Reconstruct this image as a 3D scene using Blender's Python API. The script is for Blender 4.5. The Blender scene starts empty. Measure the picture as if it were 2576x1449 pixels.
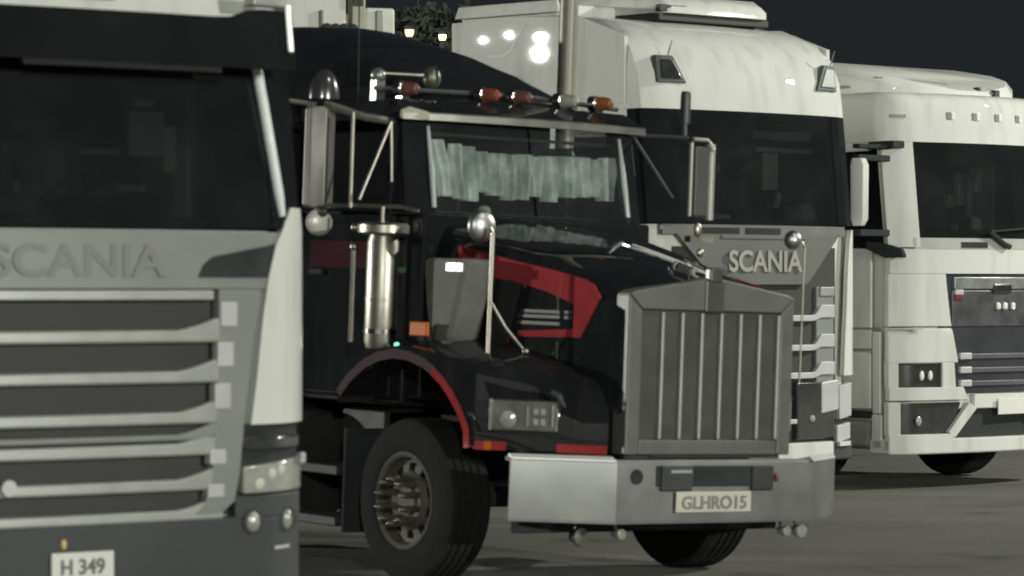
import bpy, bmesh, math, random
from mathutils import Vector, Matrix, noise
random.seed(7)
C = bpy.context.scene.collection
SC = bpy.context.scene
R = math.radians

# ------------------------------------------------------------------ camera, sky, lamps
cam_d = bpy.data.cameras.new('camera'); cam = bpy.data.objects.new('camera', cam_d); C.objects.link(cam)
cam.location = (0, 0, 1.8); cam.rotation_euler = (R(90), 0, 0)
cam_d.sensor_width = 36; cam_d.lens = 36 * 8500 / 2576
cam_d.clip_start = 0.5; cam_d.clip_end = 2000
SC.camera = cam
cam_d.dof.use_dof = True; cam_d.dof.focus_distance = 65; cam_d.dof.aperture_fstop = 5.5

W = bpy.data.worlds.new('World'); SC.world = W; W.use_nodes = True
wn, wl = W.node_tree.nodes, W.node_tree.links
wn.clear()
wo = wn.new('ShaderNodeOutputWorld'); bg = wn.new('ShaderNodeBackground')
tc = wn.new('ShaderNodeTexCoord'); sep = wn.new('ShaderNodeSeparateXYZ')
rmp = wn.new('ShaderNodeValToRGB')
rmp.color_ramp.elements[0].position = 0.0; rmp.color_ramp.elements[0].color = (0.0155, 0.0185, 0.0200, 1)
rmp.color_ramp.elements[1].position = 0.6; rmp.color_ramp.elements[1].color = (0.0105, 0.0135, 0.0165, 1)
wl.new(tc.outputs['Generated'], sep.inputs[0]); wl.new(sep.outputs['Z'], rmp.inputs[0])
wl.new(rmp.outputs[0], bg.inputs[0]); bg.inputs[1].default_value = 1.0
wl.new(bg.outputs[0], wo.inputs[0])

def lamp(name, loc, watt, col, rad):
    d = bpy.data.lights.new(name, 'POINT'); d.energy = watt; d.color = col; d.shadow_soft_size = rad
    o = bpy.data.objects.new(name, d); C.objects.link(o); o.location = loc
    return o
# off-screen lights: floodlights right and far left; the other three are added fill
lamp('offscreen_light', (20.0, 33.0, 11.0), 11500, (1.0, 1.0, 0.91), 0.30)
lamp('offscreen_light', (10.0, 16.0, 13.0), 1200, (1.0, 1.0, 0.91), 0.30)  # added overhead lamp that lifts the ground brightness
lamp('offscreen_light', (3.0, -24.0, 10.0), 15000, (0.98, 1.0, 0.91), 0.30)  # fill light added behind the camera
lamp('offscreen_light', (42.0, -22.0, 10.0), 55000, (0.99, 1.0, 0.91), 0.35)  # extra front light added to even out the cab fronts
LEFT_BANK = [((1357, 135), 60, 36000, .20), ((1361, 95), 62, 19000, .15), ((1281, 88), 66, 8000, .09), ((1216, 101), 70, 6500, .07)]

vs = SC.view_settings
vs.view_transform = 'Standard'; vs.look = 'None'; vs.exposure = 0; vs.gamma = 1; vs.use_curve_mapping = False

# ------------------------------------------------------------------ materials
def mat(name, col, rough=.5, metal=0., coat=0., var=.12, scale=3., bump=0., bscale=60., spec=.5, dirt=None, dirt_amt=0.):
    m = bpy.data.materials.new(name); m.use_nodes = True
    n, l = m.node_tree.nodes, m.node_tree.links
    b = n['Principled BSDF']
    b.inputs['Metallic'].default_value = metal
    b.inputs['Coat Weight'].default_value = coat; b.inputs['Coat Roughness'].default_value = .006
    b.inputs['Specular IOR Level'].default_value = spec
    t = n.new('ShaderNodeTexCoord'); nz = n.new('ShaderNodeTexNoise')
    nz.inputs['Scale'].default_value = scale; nz.inputs['Detail'].default_value = 6; nz.inputs['Roughness'].default_value = .6
    l.new(t.outputs['Object'], nz.inputs['Vector'])
    r = n.new('ShaderNodeValToRGB')
    r.color_ramp.elements[0].position = .3; r.color_ramp.elements[1].position = .7
    lo = tuple(c * (1 - var) for c in col); hi = tuple(min(1, c * (1 + var)) for c in col)
    r.color_ramp.elements[0].color = (*lo, 1); r.color_ramp.elements[1].color = (*hi, 1)
    l.new(nz.outputs['Fac'], r.inputs[0])
    out = r.outputs[0]
    if dirt:
        n2 = n.new('ShaderNodeTexNoise'); n2.inputs['Scale'].default_value = scale * 1.7; n2.inputs['Detail'].default_value = 9
        mp = n.new('ShaderNodeMapping'); mp.inputs['Scale'].default_value = (3, 3, .5)
        l.new(t.outputs['Object'], mp.inputs[0]); l.new(mp.outputs[0], n2.inputs['Vector'])
        r2 = n.new('ShaderNodeValToRGB'); r2.color_ramp.elements[0].position = .5; r2.color_ramp.elements[1].position = .75
        r2.color_ramp.elements[1].color = (dirt_amt, dirt_amt, dirt_amt, 1)
        l.new(n2.outputs['Fac'], r2.inputs[0])
        mx = n.new('ShaderNodeMixRGB'); l.new(r2.outputs[0], mx.inputs[0]); l.new(out, mx.inputs[1]); mx.inputs[2].default_value = (*dirt, 1)
        out = mx.outputs[0]
    l.new(out, b.inputs['Base Color'])
    mr = n.new('ShaderNodeMapRange'); mr.inputs['To Min'].default_value = max(0, rough * .8); mr.inputs['To Max'].default_value = min(1, rough * 1.25)
    l.new(nz.outputs['Fac'], mr.inputs['Value']); l.new(mr.outputs[0], b.inputs['Roughness'])
    if bump:
        nb = n.new('ShaderNodeTexNoise'); nb.inputs['Scale'].default_value = bscale; nb.inputs['Detail'].default_value = 5
        l.new(t.outputs['Object'], nb.inputs['Vector'])
        bp = n.new('ShaderNodeBump'); bp.inputs['Strength'].default_value = bump; bp.inputs['Distance'].default_value = .01
        l.new(nb.outputs['Fac'], bp.inputs['Height']); l.new(bp.outputs[0], b.inputs['Normal'])
    return m
def emis(name, col, s):
    m = bpy.data.materials.new(name); m.use_nodes = True
    n = m.node_tree.nodes; b = n['Principled BSDF']
    b.inputs['Base Color'].default_value = (*col, 1); b.inputs['Emission Color'].default_value = (*col, 1); b.inputs['Emission Strength'].default_value = s
    return m
def glass(name, tint, refl=1.0):
    m = bpy.data.materials.new(name); m.use_nodes = True
    n, l = m.node_tree.nodes, m.node_tree.links; n.clear()
    o = n.new('ShaderNodeOutputMaterial'); tr = n.new('ShaderNodeBsdfTransparent'); gl = n.new('ShaderNodeBsdfGlossy')
    lw = n.new('ShaderNodeLayerWeight'); lw.inputs[0].default_value = .5
    pw = n.new('ShaderNodeMath'); pw.operation = 'POWER'; pw.inputs[1].default_value = 5; l.new(lw.outputs['Facing'], pw.inputs[0])
    fr = n.new('ShaderNodeMapRange'); fr.inputs['To Min'].default_value = .035; l.new(pw.outputs[0], fr.inputs['Value'])
    mx = n.new('ShaderNodeMixShader')
    nz = n.new('ShaderNodeTexNoise'); nz.inputs['Scale'].default_value = 2.5; nz.inputs['Detail'].default_value = 5
    mr = n.new('ShaderNodeMapRange'); mr.inputs['To Min'].default_value = .0; mr.inputs['To Max'].default_value = .02
    t = n.new('ShaderNodeTexCoord'); l.new(t.outputs['Object'], nz.inputs['Vector']); l.new(nz.outputs['Fac'], mr.inputs['Value']); l.new(mr.outputs[0], gl.inputs['Roughness'])
    tr.inputs[0].default_value = (*tint, 1); gl.inputs[0].default_value = (refl, refl, refl, 1)
    # film of dust on the pane
    df = n.new('ShaderNodeBsdfDiffuse'); df.inputs[0].default_value = (.30, .32, .33, 1)
    m2 = n.new('ShaderNodeMixShader'); mr2 = n.new('ShaderNodeMapRange'); mr2.inputs['From Min'].default_value = .4; mr2.inputs['From Max'].default_value = .75
    mr2.inputs['To Min'].default_value = .035; mr2.inputs['To Max'].default_value = .06
    l.new(nz.outputs['Fac'], mr2.inputs['Value'])
    l.new(mr2.outputs[0], m2.inputs[0]); l.new(tr.outputs[0], m2.inputs[1]); l.new(df.outputs[0], m2.inputs[2])
    l.new(fr.outputs[0], mx.inputs[0]); l.new(m2.outputs[0], mx.inputs[1]); l.new(gl.outputs[0], mx.inputs[2])
    l.new(mx.outputs[0], o.inputs[0])
    return m

WHITE = mat('white_paint', (.74, .755, .70), .6, coat=.7, spec=.0, var=.035, scale=1.2, dirt=(.40, .39, .34), dirt_amt=.38)
GREYB = mat('dark_grey_paint', (.15, .155, .145), .5, coat=.2, var=.08, scale=2)
GREYP = mat('grey_paint', (.27, .28, .262), .42, coat=.2, var=.08, scale=2)
SILV = mat('silver_trim', (.43, .44, .415), .38, metal=.25, var=.1, scale=5)
SILVL = mat('light_silver_trim', (.60, .60, .60), .35, metal=.1, var=.06, scale=5)
PLAST = mat('dark_plastic', (.045, .046, .041), .62, var=.2, scale=4, bump=.12, bscale=220)
PLASTG = mat('bumper_plastic', (.055, .059, .059), .6, var=.22, scale=3, bump=.12, bscale=220)
BLACKP = mat('black_paint', (.018, .0195, .021), .6, coat=1., spec=.0, var=.3, scale=2, dirt=(.05, .05, .045), dirt_amt=.3)
BLACK = mat('matt_black', (.045, .049, .050), .85, spec=.12, var=.3, scale=4)
RED = mat('red_stripe_paint', (.37, .048, .055), .6, coat=.3, spec=0., var=.14, scale=4)
CHROME = mat('chrome', (.66, .66, .64), .17, metal=1., var=.06, scale=6)
CHROMER = mat('worn_chrome', (.52, .53, .52), .40, metal=1., var=.10, scale=3)
STEEL = mat('brushed_steel', (.48, .46, .40), .38, metal=1., var=.12, scale=8)
ALU = mat('cast_alloy', (.115, .108, .09), .7, metal=.1, var=.16, scale=14)
RUBBER = mat('tyre_rubber', (.024, .025, .023), .9, spec=.15, var=.25, scale=12, bump=.3, bscale=90)
AMBER = mat('amber_lens', (.60, .15, .02), .4, spec=.1, var=.12, scale=20)
REDL = mat('red_lens', (.24, .065, .035), .25, coat=.5, var=.15, scale=20)
MLENS = mat('dull_red_lens', (.15, .06, .045), .35, coat=.3, var=.2, scale=20)
MAMB = mat('dull_amber_lens', (.24, .085, .03), .35, coat=.3, var=.2, scale=20)
LENS = mat('clear_lens', (.46, .47, .42), .16, metal=.25, coat=1., var=.16, scale=14)
LENSD = mat('dark_lens', (.038, .04, .038), .15, coat=1., var=.3, scale=12)
MIRR = mat('mirror_glass', (.75, .75, .73), .05, metal=1., var=.03)
PLATE = mat('plate_white', (.80, .80, .74), .4, var=.03)
PLATEY = mat('plate_cream', (.66, .66, .56), .4, var=.05)
INK = mat('plate_ink', (.16, .16, .15), .5, var=.2)
BEIGE = mat('beige_post_paint', (.40, .385, .30), .5, var=.12)
CURT = mat('curtain_cloth', (.72, .82, .75), .9, var=.45, scale=7)
SEATM = mat('cab_fabric', (.10, .11, .105), .9, var=.2)
CREAM = mat('pale_cloth', (.30, .32, .27), .85, var=.15)
BARK = mat('bark', (.06, .045, .03), .9, var=.3, scale=8)
LEAF = mat('leaf', (.10, .115, .085), .7, var=.35, scale=2)
VISG = mat('visor_tint', (.016, .0175, .019), .8, coat=.15, spec=0., var=.2)
GL = glass('windscreen_glass', (.46, .48, .48), .9)
GLC = glass('clear_glass', (.93, .96, .945), .9)
GLD = glass('side_glass', (.16, .19, .18), .8)
GREEN = emis('green_lamp', (.25, 1., .70), 1.3)
LAMPW = emis('warm_lamp_glass', (1., .86, .42), 6.0)
LAMPP = emis('pink_lamp_glass', (1., .76, .66), .75)

# ------------------------------------------------------------------ mesh helpers
class MB:
    def __init__(s): s.v = []; s.f = []
    def add(s, vs_, fs):
        b = len(s.v); s.v += [tuple(p) for p in vs_]; s.f += [tuple(b + i for i in f) for f in fs]; return s
    def box(s, x0, x1, y0, y1, z0, z1):
        return s.add([(x0, y0, z0), (x1, y0, z0), (x1, y1, z0), (x0, y1, z0), (x0, y0, z1), (x1, y0, z1), (x1, y1, z1), (x0, y1, z1)],
                     [(0, 3, 2, 1), (4, 5, 6, 7), (0, 1, 5, 4), (1, 2, 6, 5), (2, 3, 7, 6), (3, 0, 4, 7)])
    def slab(s, pts, off):
        n = len(pts); off = Vector(off)
        a = [Vector(p) for p in pts]; b = [p + off for p in a]
        return s.add(a + b, [tuple(range(n)), tuple(range(2 * n - 1, n - 1, -1))] + [(i, n + i, n + (i + 1) % n, (i + 1) % n) for i in range(n)])
    def loft(s, rings, closed=True, caps=True):
        n = len(rings[0]); vs_ = [p for r in rings for p in r]; fs = []
        for k in range(len(rings) - 1):
            for i in range(n if closed else n - 1):
                j = (i + 1) % n
                fs.append((k * n + i, k * n + j, (k + 1) * n + j, (k + 1) * n + i))
        if caps and closed:
            fs.append(tuple(reversed(range(n)))); fs.append(tuple(range((len(rings) - 1) * n, len(rings) * n)))
        return s.add(vs_, fs)
    def tube(s, pts, r, n=10):
        pts = [Vector(p) for p in pts]; rings = []
        rr = r if isinstance(r, (list, tuple)) else [r] * len(pts)
        for i, p in enumerate(pts):
            d = (pts[min(i + 1, len(pts) - 1)] - pts[max(i - 1, 0)]).normalized()
            u = d.cross(Vector((0, 0, 1)) if abs(d.z) < .9 else Vector((1, 0, 0))).normalized(); w = d.cross(u)
            rings.append([p + (u * math.cos(a) + w * math.sin(a)) * rr[i] for a in [2 * math.pi * k / n for k in range(n)]])
        return s.loft(rings)
    def lathe(s, prof, o, axis, n=28, caps=True):
        o = Vector(o); d = Vector(axis).normalized()
        u = d.cross(Vector((0, 0, 1)) if abs(d.z) < .9 else Vector((1, 0, 0))).normalized(); w = d.cross(u)
        rings = [[o + d * h + (u * math.cos(a) + w * math.sin(a)) * max(r, 1e-4) for a in [2 * math.pi * k / n for k in range(n)]] for r, h in prof]
        return s.loft(rings, True, caps)
    def ball(s, c, rx, ry=None, rz=None, n=18, m=10, z0=-1., z1=1.):
        ry = rx if ry is None else ry; rz = rx if rz is None else rz; rings = []
        for k in range(m + 1):
            t = math.asin(z0) + (math.asin(z1) - math.asin(z0)) * k / m
            rings.append([(c[0] + rx * math.cos(t) * math.cos(a) + 1e-5 * math.cos(a), c[1] + ry * math.cos(t) * math.sin(a) + 1e-5 * math.sin(a), c[2] + rz * math.sin(t)) for a in [2 * math.pi * i / n for i in range(n)]])
        return s.loft(rings)
def obj(name, mb, m, parent=None, bevel=0., smooth=38, seg=2):
    me = bpy.data.meshes.new(name); me.from_pydata(mb.v, [], mb.f); me.validate()
    bm = bmesh.new(); bm.from_mesh(me); bmesh.ops.recalc_face_normals(bm, faces=bm.faces); bm.to_mesh(me); bm.free()
    me.materials.append(m)
    if smooth:
        for p in me.polygons: p.use_smooth = True
        me.set_sharp_from_angle(angle=R(smooth))
    o = bpy.data.objects.new(name, me); C.objects.link(o)
    if parent: o.parent = parent
    if bevel:
        bv = o.modifiers.new('bevel', 'BEVEL'); bv.width = bevel; bv.segments = seg; bv.limit_method = 'ANGLE'; bv.angle_limit = R(40)
        bv.harden_normals = bool(smooth)
    return o
def mesh_copy(o, parent, loc=(0, 0, 0), rot=None, scale=None):
    c = o.copy(); C.objects.link(c); c.parent = parent; c.location = loc
    if rot: c.rotation_euler = rot
    if scale: c.scale = scale
    return c
def text(name, s, size, m, parent, loc, width=None, depth=.004, bold=0., spacing=1.):
    cu = bpy.data.curves.new(name, 'FONT'); cu.body = s; cu.size = size; cu.extrude = depth; cu.align_x = 'CENTER'; cu.offset = bold; cu.space_character = spacing
    t = bpy.data.objects.new(name, cu); C.objects.link(t)
    bpy.context.view_layer.update()
    me = bpy.data.meshes.new_from_object(t.evaluated_get(bpy.context.evaluated_depsgraph_get()))
    C.objects.unlink(t); bpy.data.objects.remove(t); bpy.data.curves.remove(cu)
    me.name = name
    if width:
        xs = [v.co.x for v in me.vertices]; f = width / (max(xs) - min(xs)); c0 = (max(xs) + min(xs)) / 2
        for v in me.vertices: v.co.x = (v.co.x - c0) * f
    me.materials.clear(); me.materials.append(m)
    o = bpy.data.objects.new(name, me); C.objects.link(o); o.parent = parent; o.location = loc; o.rotation_euler = (R(90), 0, 0)
    return o
def thing(name, label, cat, loc=(0, 0, 0), rz=0., roll=0., group=None):
    o = bpy.data.objects.new(name, None); C.objects.link(o); o.empty_display_size = .3
    o.matrix_world = Matrix.Translation(loc) @ Matrix.Rotation(roll, 4, 'Y') @ Matrix.Rotation(rz, 4, 'Z')
    o['label'] = label; o['category'] = cat
    if group: o['group'] = group
    return o

# ------------------------------------------------------------------ ground
def asphalt():
    m = bpy.data.materials.new('asphalt'); m.use_nodes = True
    n, l = m.node_tree.nodes, m.node_tree.links; b = n['Principled BSDF']
    t = n.new('ShaderNodeTexCoord')
    big = n.new('ShaderNodeTexNoise'); big.inputs['Scale'].default_value = .35; big.inputs['Detail'].default_value = 8
    fine = n.new('ShaderNodeTexNoise'); fine.inputs['Scale'].default_value = 26; fine.inputs['Detail'].default_value = 9; fine.inputs['Roughness'].default_value = .75
    l.new(t.outputs['Object'], big.inputs['Vector']); l.new(t.outputs['Object'], fine.inputs['Vector'])
    r = n.new('ShaderNodeValToRGB'); r.color_ramp.elements[0].position = .32; r.color_ramp.elements[1].position = .7
    r.color_ramp.elements[0].color = (.155, .155, .137, 1); r.color_ramp.elements[1].color = (.215, .215, .19, 1)
    l.new(big.outputs['Fac'], r.inputs[0])
    r2 = n.new('ShaderNodeValToRGB'); r2.color_ramp.elements[0].position = .3; r2.color_ramp.elements[1].position = .75
    r2.color_ramp.elements[0].color = (.60, .60, .60, 1); r2.color_ramp.elements[1].color = (1.15, 1.15, 1.12, 1)
    l.new(fine.outputs['Fac'], r2.inputs[0])
    mx = n.new('ShaderNodeMixRGB'); mx.blend_type = 'MULTIPLY'; mx.inputs[0].default_value = 1
    l.new(r.outputs[0], mx.inputs[1]); l.new(r2.outputs[0], mx.inputs[2])
    # oil stains
    st = n.new('ShaderNodeTexNoise'); st.inputs['Scale'].default_value = .9; st.inputs['Detail'].default_value = 3
    l.new(t.outputs['Object'], st.inputs['Vector'])
    r3 = n.new('ShaderNodeValToRGB'); r3.color_ramp.elements[0].position = .60; r3.color_ramp.elements[1].position = .72
    l.new(st.outputs['Fac'], r3.inputs[0])
    m2 = n.new('ShaderNodeMixRGB'); l.new(r3.outputs[0], m2.inputs[0]); l.new(mx.outputs[0], m2.inputs[1]); m2.inputs[2].default_value = (.075, .075, .066, 1)
    l.new(m2.outputs[0], b.inputs['Base Color']); b.inputs['Roughness'].default_value = .85
    bp = n.new('ShaderNodeBump'); bp.inputs['Strength'].default_value = .5; bp.inputs['Distance'].default_value = .01
    l.new(fine.outputs['Fac'], bp.inputs['Height']); l.new(bp.outputs[0], b.inputs['Normal'])
    return m
g = MB(); N = 24
gx = [-600 + 1200 * i / N for i in range(N + 1)]
g.add([(x, y, 0) for y in gx for x in gx], [(j * (N + 1) + i, j * (N + 1) + i + 1, (j + 1) * (N + 1) + i + 1, (j + 1) * (N + 1) + i) for j in range(N) for i in range(N)])
go = obj('ground', g, asphalt(), smooth=0); go['kind'] = 'structure'

ob = MB(); random.seed(3); op = []
for k in range(22):
    a = 2 * math.pi * k / 22; q = 1 + random.uniform(-.22, .22); op.append((-.03 + .19 * q * math.cos(a), 22.1 + .40 * q * math.sin(a), .004))
ob.slab(op, (0, 0, .001)); oo = obj('oil_patch', ob, mat('oil', (.035, .035, .03), .5, var=.2), smooth=0); oo['kind'] = 'structure'

# ------------------------------------------------------------------ wheels (axis along local x, face towards -x)
def make_wheel(parent, x, y, z, r, w=.30, sgn=-1, spikes=False):
    a = (sgn, 0, 0); k = r / .5
    rr = .285 * k
    t = MB()
    prof = [(rr, -w), (rr + .03, -w - .005), (r - .03, -w), (r, -w + .04)]
    for q in range(4):
        h = -w + .04 + q * (w - .08) / 4; dh = (w - .08) / 4
        prof += [(r, h + .004), (r, h + dh * .72), (r - .014, h + dh * .76), (r - .014, h + dh * .98)]
    prof += [(r, -.04), (r - .012, -.012), (r - .05, 0.004), (rr + .07, .012), (rr + .02, .004), (rr, -.01)]
    t.lathe(prof, (x, y, z), a, 44, caps=False)
    ty = obj('tyre', t, RUBBER, parent)
    d = MB()
    d.lathe([(rr, -.16), (rr, -.012), (rr + .012, .006), (rr, .012), (rr - .018, .0), (rr - .03, -.05)], (x, y, z), a, 40, caps=False)
    # dished disc with hand holes: alternate faces of the middle ring are left open
    o = Vector((x, y, z)); dv = Vector(a); u = Vector((0, 1, 0)); wv = Vector((0, 0, 1)); n = 40
    def ring(rad, h): return [o + dv * h + (u * math.cos(2 * math.pi * i / n) + wv * math.sin(2 * math.pi * i / n)) * rad for i in range(n)]
    rads = [(rr - .03, -.05), (rr - .055 * k, -.055), (rr - .105 * k, -.045), (.165 * k, -.02), (.15 * k, -.01), (.09 * k, -.03), (.085 * k, -.01), (.02, -.008)]
    rings = [ring(*q) for q in rads]; vs_ = [p for q in rings for p in q]; fs = []
    for q in range(len(rings) - 1):
        for i in range(n):
            if q == 1 and i % 4 in (1, 2): continue
            j = (i + 1) % n; fs.append((q * n + i, q * n + j, (q + 1) * n + j, (q + 1) * n + i))
    fs.append(tuple(range((len(rings) - 1) * n, len(rings) * n)))
    d.add(vs_, fs)
    rim = obj('rim', d, ALU, ty)
    b = MB(); b.lathe([(rr - .035, -.085), (.05, -.08)], (x, y, z), a, 24); obj('brake_drum', b, BLACK, ty)
    nuts = MB()
    for i in range(10):
        ang = 2 * math.pi * (i + .5) / 10; c = o + (u * math.cos(ang) + wv * math.sin(ang)) * .135 * k
        if spikes: nuts.lathe([(.021, -.02), (.021, .07), (.014, .115), (.003, .13)], c, a, 8)
        else: nuts.lathe([(.016, -.02), (.016, .02), (.006, .03)], c, a, 6)
    obj('wheel_nuts', nuts, STEEL if spikes else ALU, ty)
    return ty
def copy_wheel(ty, parent, loc, rot=None):
    c = mesh_copy(ty, parent, loc, rot)
    for ch in list(ty.children): mesh_copy(ch, c)
    return c

# ------------------------------------------------------------------ flat-fronted (cab over engine) trucks
class Cab:
    """surface of the cab front: S(x, z) gives the depth of the outer skin"""
    def __init__(s, root, ws0, ws1, roof, bow=.04, rake=.14, corner=.10, flat=.85):
        s.root, s.ws0, s.ws1, s.roof, s.bow, s.rake, s.corner, s.flat = root, ws0, ws1, roof, bow, rake, corner, flat
    def S(s, x, z):
        a = abs(x); y = s.bow * (min(a, s.flat) / s.flat) ** 2
        if a > s.flat: y += s.corner * ((a - s.flat) / (1.25 - s.flat)) ** 2
        if z > s.ws0: y += (min(z, s.ws1 + .1) - s.ws0) * s.rake
        return y
    def ring(s, z, inset=0., dy=0., hw=1.25, back=2.25):
        f = hw / 1.25; xs = [-1.24 + 2.48 * i / 20 for i in range(21)]
        pts = [((x - math.copysign(inset, x) * (abs(x) > 1.1)) * f, s.S(x, z) + inset + dy, z) for x in xs]
        e = s.S(1.25, z) + .09 + dy
        pts += [((1.25 - inset) * f, e, z), ((1.25 - inset) * f, back - .05, z), ((1.2 - inset) * f, back, z), (-(1.2 - inset) * f, back, z), (-(1.25 - inset) * f, back - .05, z), (-(1.25 - inset) * f, e, z)]
        return pts
    def strip(s, mb, x0, x1, z0, z1, off=0., th=.03, nx=12, nz=1):
        F_ = lambda v, x: v(x) if callable(v) else v
        xs = [x0 + (x1 - x0) * i / nx for i in range(nx + 1)]; out = []; inn = []
        for k in range(nz + 1):
            for x in xs:
                z = F_(z0, x) + (F_(z1, x) - F_(z0, x)) * k / nz
                out.append((x, s.S(x, z) - off, z)); inn.append((x, s.S(x, z) - off + th, z))
        w = nx + 1; n = len(out); fs = []
        for k in range(nz):
            for i in range(nx):
                a = k * w + i; fs += [(a, a + 1, a + w + 1, a + w), (n + a, n + a + w, n + a + w + 1, n + a + 1)]
        for i in range(nx): fs += [(i, n + i, n + i + 1, i + 1), (nz * w + i, nz * w + i + 1, n + nz * w + i + 1, n + nz * w + i)]
        for k in range(nz): fs += [(k * w, (k + 1) * w, n + (k + 1) * w, n + k * w), (k * w + nx, n + k * w + nx, n + (k + 1) * w + nx, (k + 1) * w + nx)]
        mb.add(out + inn, fs); return mb
    def part(s, name, m, *a, bevel=0., parent=None, **k):
        return obj(name, s.strip(MB(), *a, **k), m, parent or s.root, bevel)
    def shell(s, body=None, glassm=GL, pillar=BLACK, low=.55, ps=.10):
        b = body or WHITE; r = s.root; z0, z1 = s.ws0, s.ws1
        obj('cab_body', MB().loft([s.ring(low, .06), s.ring(1.0, .06), s.ring(1.5, .06), s.ring(z0 - .01, .06)]), b, r)
        # side panels of the doors stand proud of the body block
        for sg in (-1, 1):
            x = sg * 1.25; e = s.S(1.25, 1) + .09
            d = obj('door', MB().box(min(x, x - sg * .03), max(x, x - sg * .03), e + .12, 1.35, 1.2, z0 - .01), b, r, .012)
            obj('handle', MB().box(min(x, x + sg * .03), max(x, x + sg * .03), 1.08, 1.26, 1.55, 1.6), BLACK, d, .01)
            e2 = s.S(1.25, z1) + .1
            obj('side_window', MB().slab([(x - sg * .02, e + ps, z0), (x - sg * .02, 1.12, z0), (x - sg * .02, 1.12, z1 - .08), (x - sg * .02, e2 + ps - .04, z1 - .08)], (-sg * .008, 0, 0)), GLD, r)
            q = MB(); q.slab([(x, 1.12, z0), (x, 2.25, z0), (x, 2.25, z1), (x, 1.12, z1)], (-sg * .05, 0, 0)); q.slab([(x, e2 + .05, z1 - .08), (x, 1.12, z1 - .08), (x, 1.12, z1), (x, e2 + .05, z1)], (-sg * .05, 0, 0))
            obj('cab_side', q, b, r)
            p = MB(); s.strip(p, min(sg * .99, sg * 1.25), max(sg * .99, sg * 1.25), z0, z1, 0, .05, 5, 4)
            p.slab([(x, e - .085, z0), (x, e + ps, z0), (x, e2 + ps - .04, z1 - .08), (x, e2 + ps - .04, z1), (x, e2 - .08, z1)], (-sg * .04, 0, 0))
            obj('windscreen_pillar', p, pillar, r)
        obj('back_wall', MB().box(-1.2, 1.2, 2.2, 2.25, z0, z1), b, r)
        obj('windscreen', s.strip(MB(), -.99, .99, z0, z1, -.006, .008, 12, 3), glassm, r)
        obj('dashboard', MB().box(-1.1, 1.1, .28, .75, z0 - .08, z0 + .05).box(.25, .75, .6, .8, z0 - .05, z0 + .14), BLACK, r, .03)
        st = MB().lathe([(.20, -.015), (.225, 0), (.20, .015)], (.5, .82, z0 + .14), (0, .75, 1), 24, caps=False); st.tube([(.30, .82, z0 + .14), (.70, .82, z0 + .14)], .015, 6); obj('steering_wheel', st, BLACK, r)
        for sx in (-.5, .5):
            se = obj('seat', MB().box(sx - .26, sx + .26, 1.25, 1.42, z0 - .2, z0 + .42).box(sx - .14, sx + .14, 1.27, 1.38, z0 + .45, z0 + .62), SEATM, r, .05)
        obj('interior_wall', MB().box(-1.15, 1.15, 2.05, 2.1, z0 - .3, z1), BLACK, r)
        obj('bunk', MB().box(-1.1, 1.1, 1.6, 2.0, z0 - .1, z0 + .1), SEATM, r, .03)
    def chassis(s, wheel_y=1.45, rear=(5.1,), wr=.5):
        r = s.root
        obj('chassis', MB().box(-.45, -.37, 1.2, 6.0, .6, .88).box(.37, .45, 1.2, 6.0, .6, .88).box(-.4, .4, 2.6, 2.8, .62, .8).box(-.4, .4, 4.2, 4.4, .62, .8).box(-.9, .9, wheel_y - .06, wheel_y + .06, .4, .52), BLACK, r, .01)
        obj('coupling_plate', MB().lathe([(.1, 0), (.5, 0), (.5, .05), (.1, .05)], (0, 5.0, 1.0), (0, 0, 1), 24), BLACK, r)
        for sg in (-1, 1):
            obj('fuel_tank', MB().box(min(sg * .62, sg * 1.15), max(sg * .62, sg * 1.15), 2.6, 4.1, .35, .95), STEEL, r, .08)
            f = MB(); rings = []
            for a in range(0, 181, 15):
                c, q = math.cos(R(a)), math.sin(R(a))
                rings.append([(sg * .85, wheel_y + c * .62, .48 + q * .62), (sg * 1.22, wheel_y + c * .62, .48 + q * .62), (sg * 1.22, wheel_y + c * .58, .48 + q * .58), (sg * .85, wheel_y + c * .58, .48 + q * .58)])
            f.loft(rings); obj('mudguard', f, BLACK, r)
        w0 = make_wheel(r, 0, 0, 0, wr); w0.location = (-1.2, wheel_y, .455)
        copy_wheel(w0, r, (1.2, wheel_y, .455), (0, 0, math.pi))
        for y in rear:
            copy_wheel(w0, r, (-1.22, y, .455)); copy_wheel(w0, r, (1.22, y, .455), (0, 0, math.pi))

def mirror_euro(root, sg, x, y, z0, z1, m=WHITE, w=.12, dep=.2):
    h = obj('mirror', MB().loft([[(sg * (x + q[0] * sc), y + q[1] * sc2, z) for q in [(-w, 0), (-w * .6, -dep * .6), (w * .5, -dep * .65), (w, -dep * .1), (w, dep * .1), (-w, dep * .1)]] for z, sc, sc2 in [(z0, .7, .6), (z0 + .06, .95, .95), (z1 - .06, 1, 1), (z1, .8, .7)]]), m, root, .02)
    obj('mirror_glass', MB().box(min(sg * (x - w * .8), sg * (x + w * .8)), max(sg * (x - w * .8), sg * (x + w * .8)), y + dep * .1, y + dep * .1 + .006, z0 + .06, z1 - .06), MIRR, h)
    obj('mirror_arm', MB().box(min(sg * 1.2, sg * x), max(sg * 1.2, sg * x), y - .02, y + .06, z1 - .02, z1 + .035), BLACK, h, .01)
    obj('mirror_arm', MB().box(min(sg * 1.2, sg * x), max(sg * 1.2, sg * x), y - .02, y + .06, z1 + .09, z1 + .13), BLACK, h, .01)
    obj('mirror_arm', MB().box(min(sg * 1.2, sg * x), max(sg * 1.2, sg * x), y - .04, y + .06, z0 - .09, z0 - .03), BLACK, h, .01)
    return h

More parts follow.
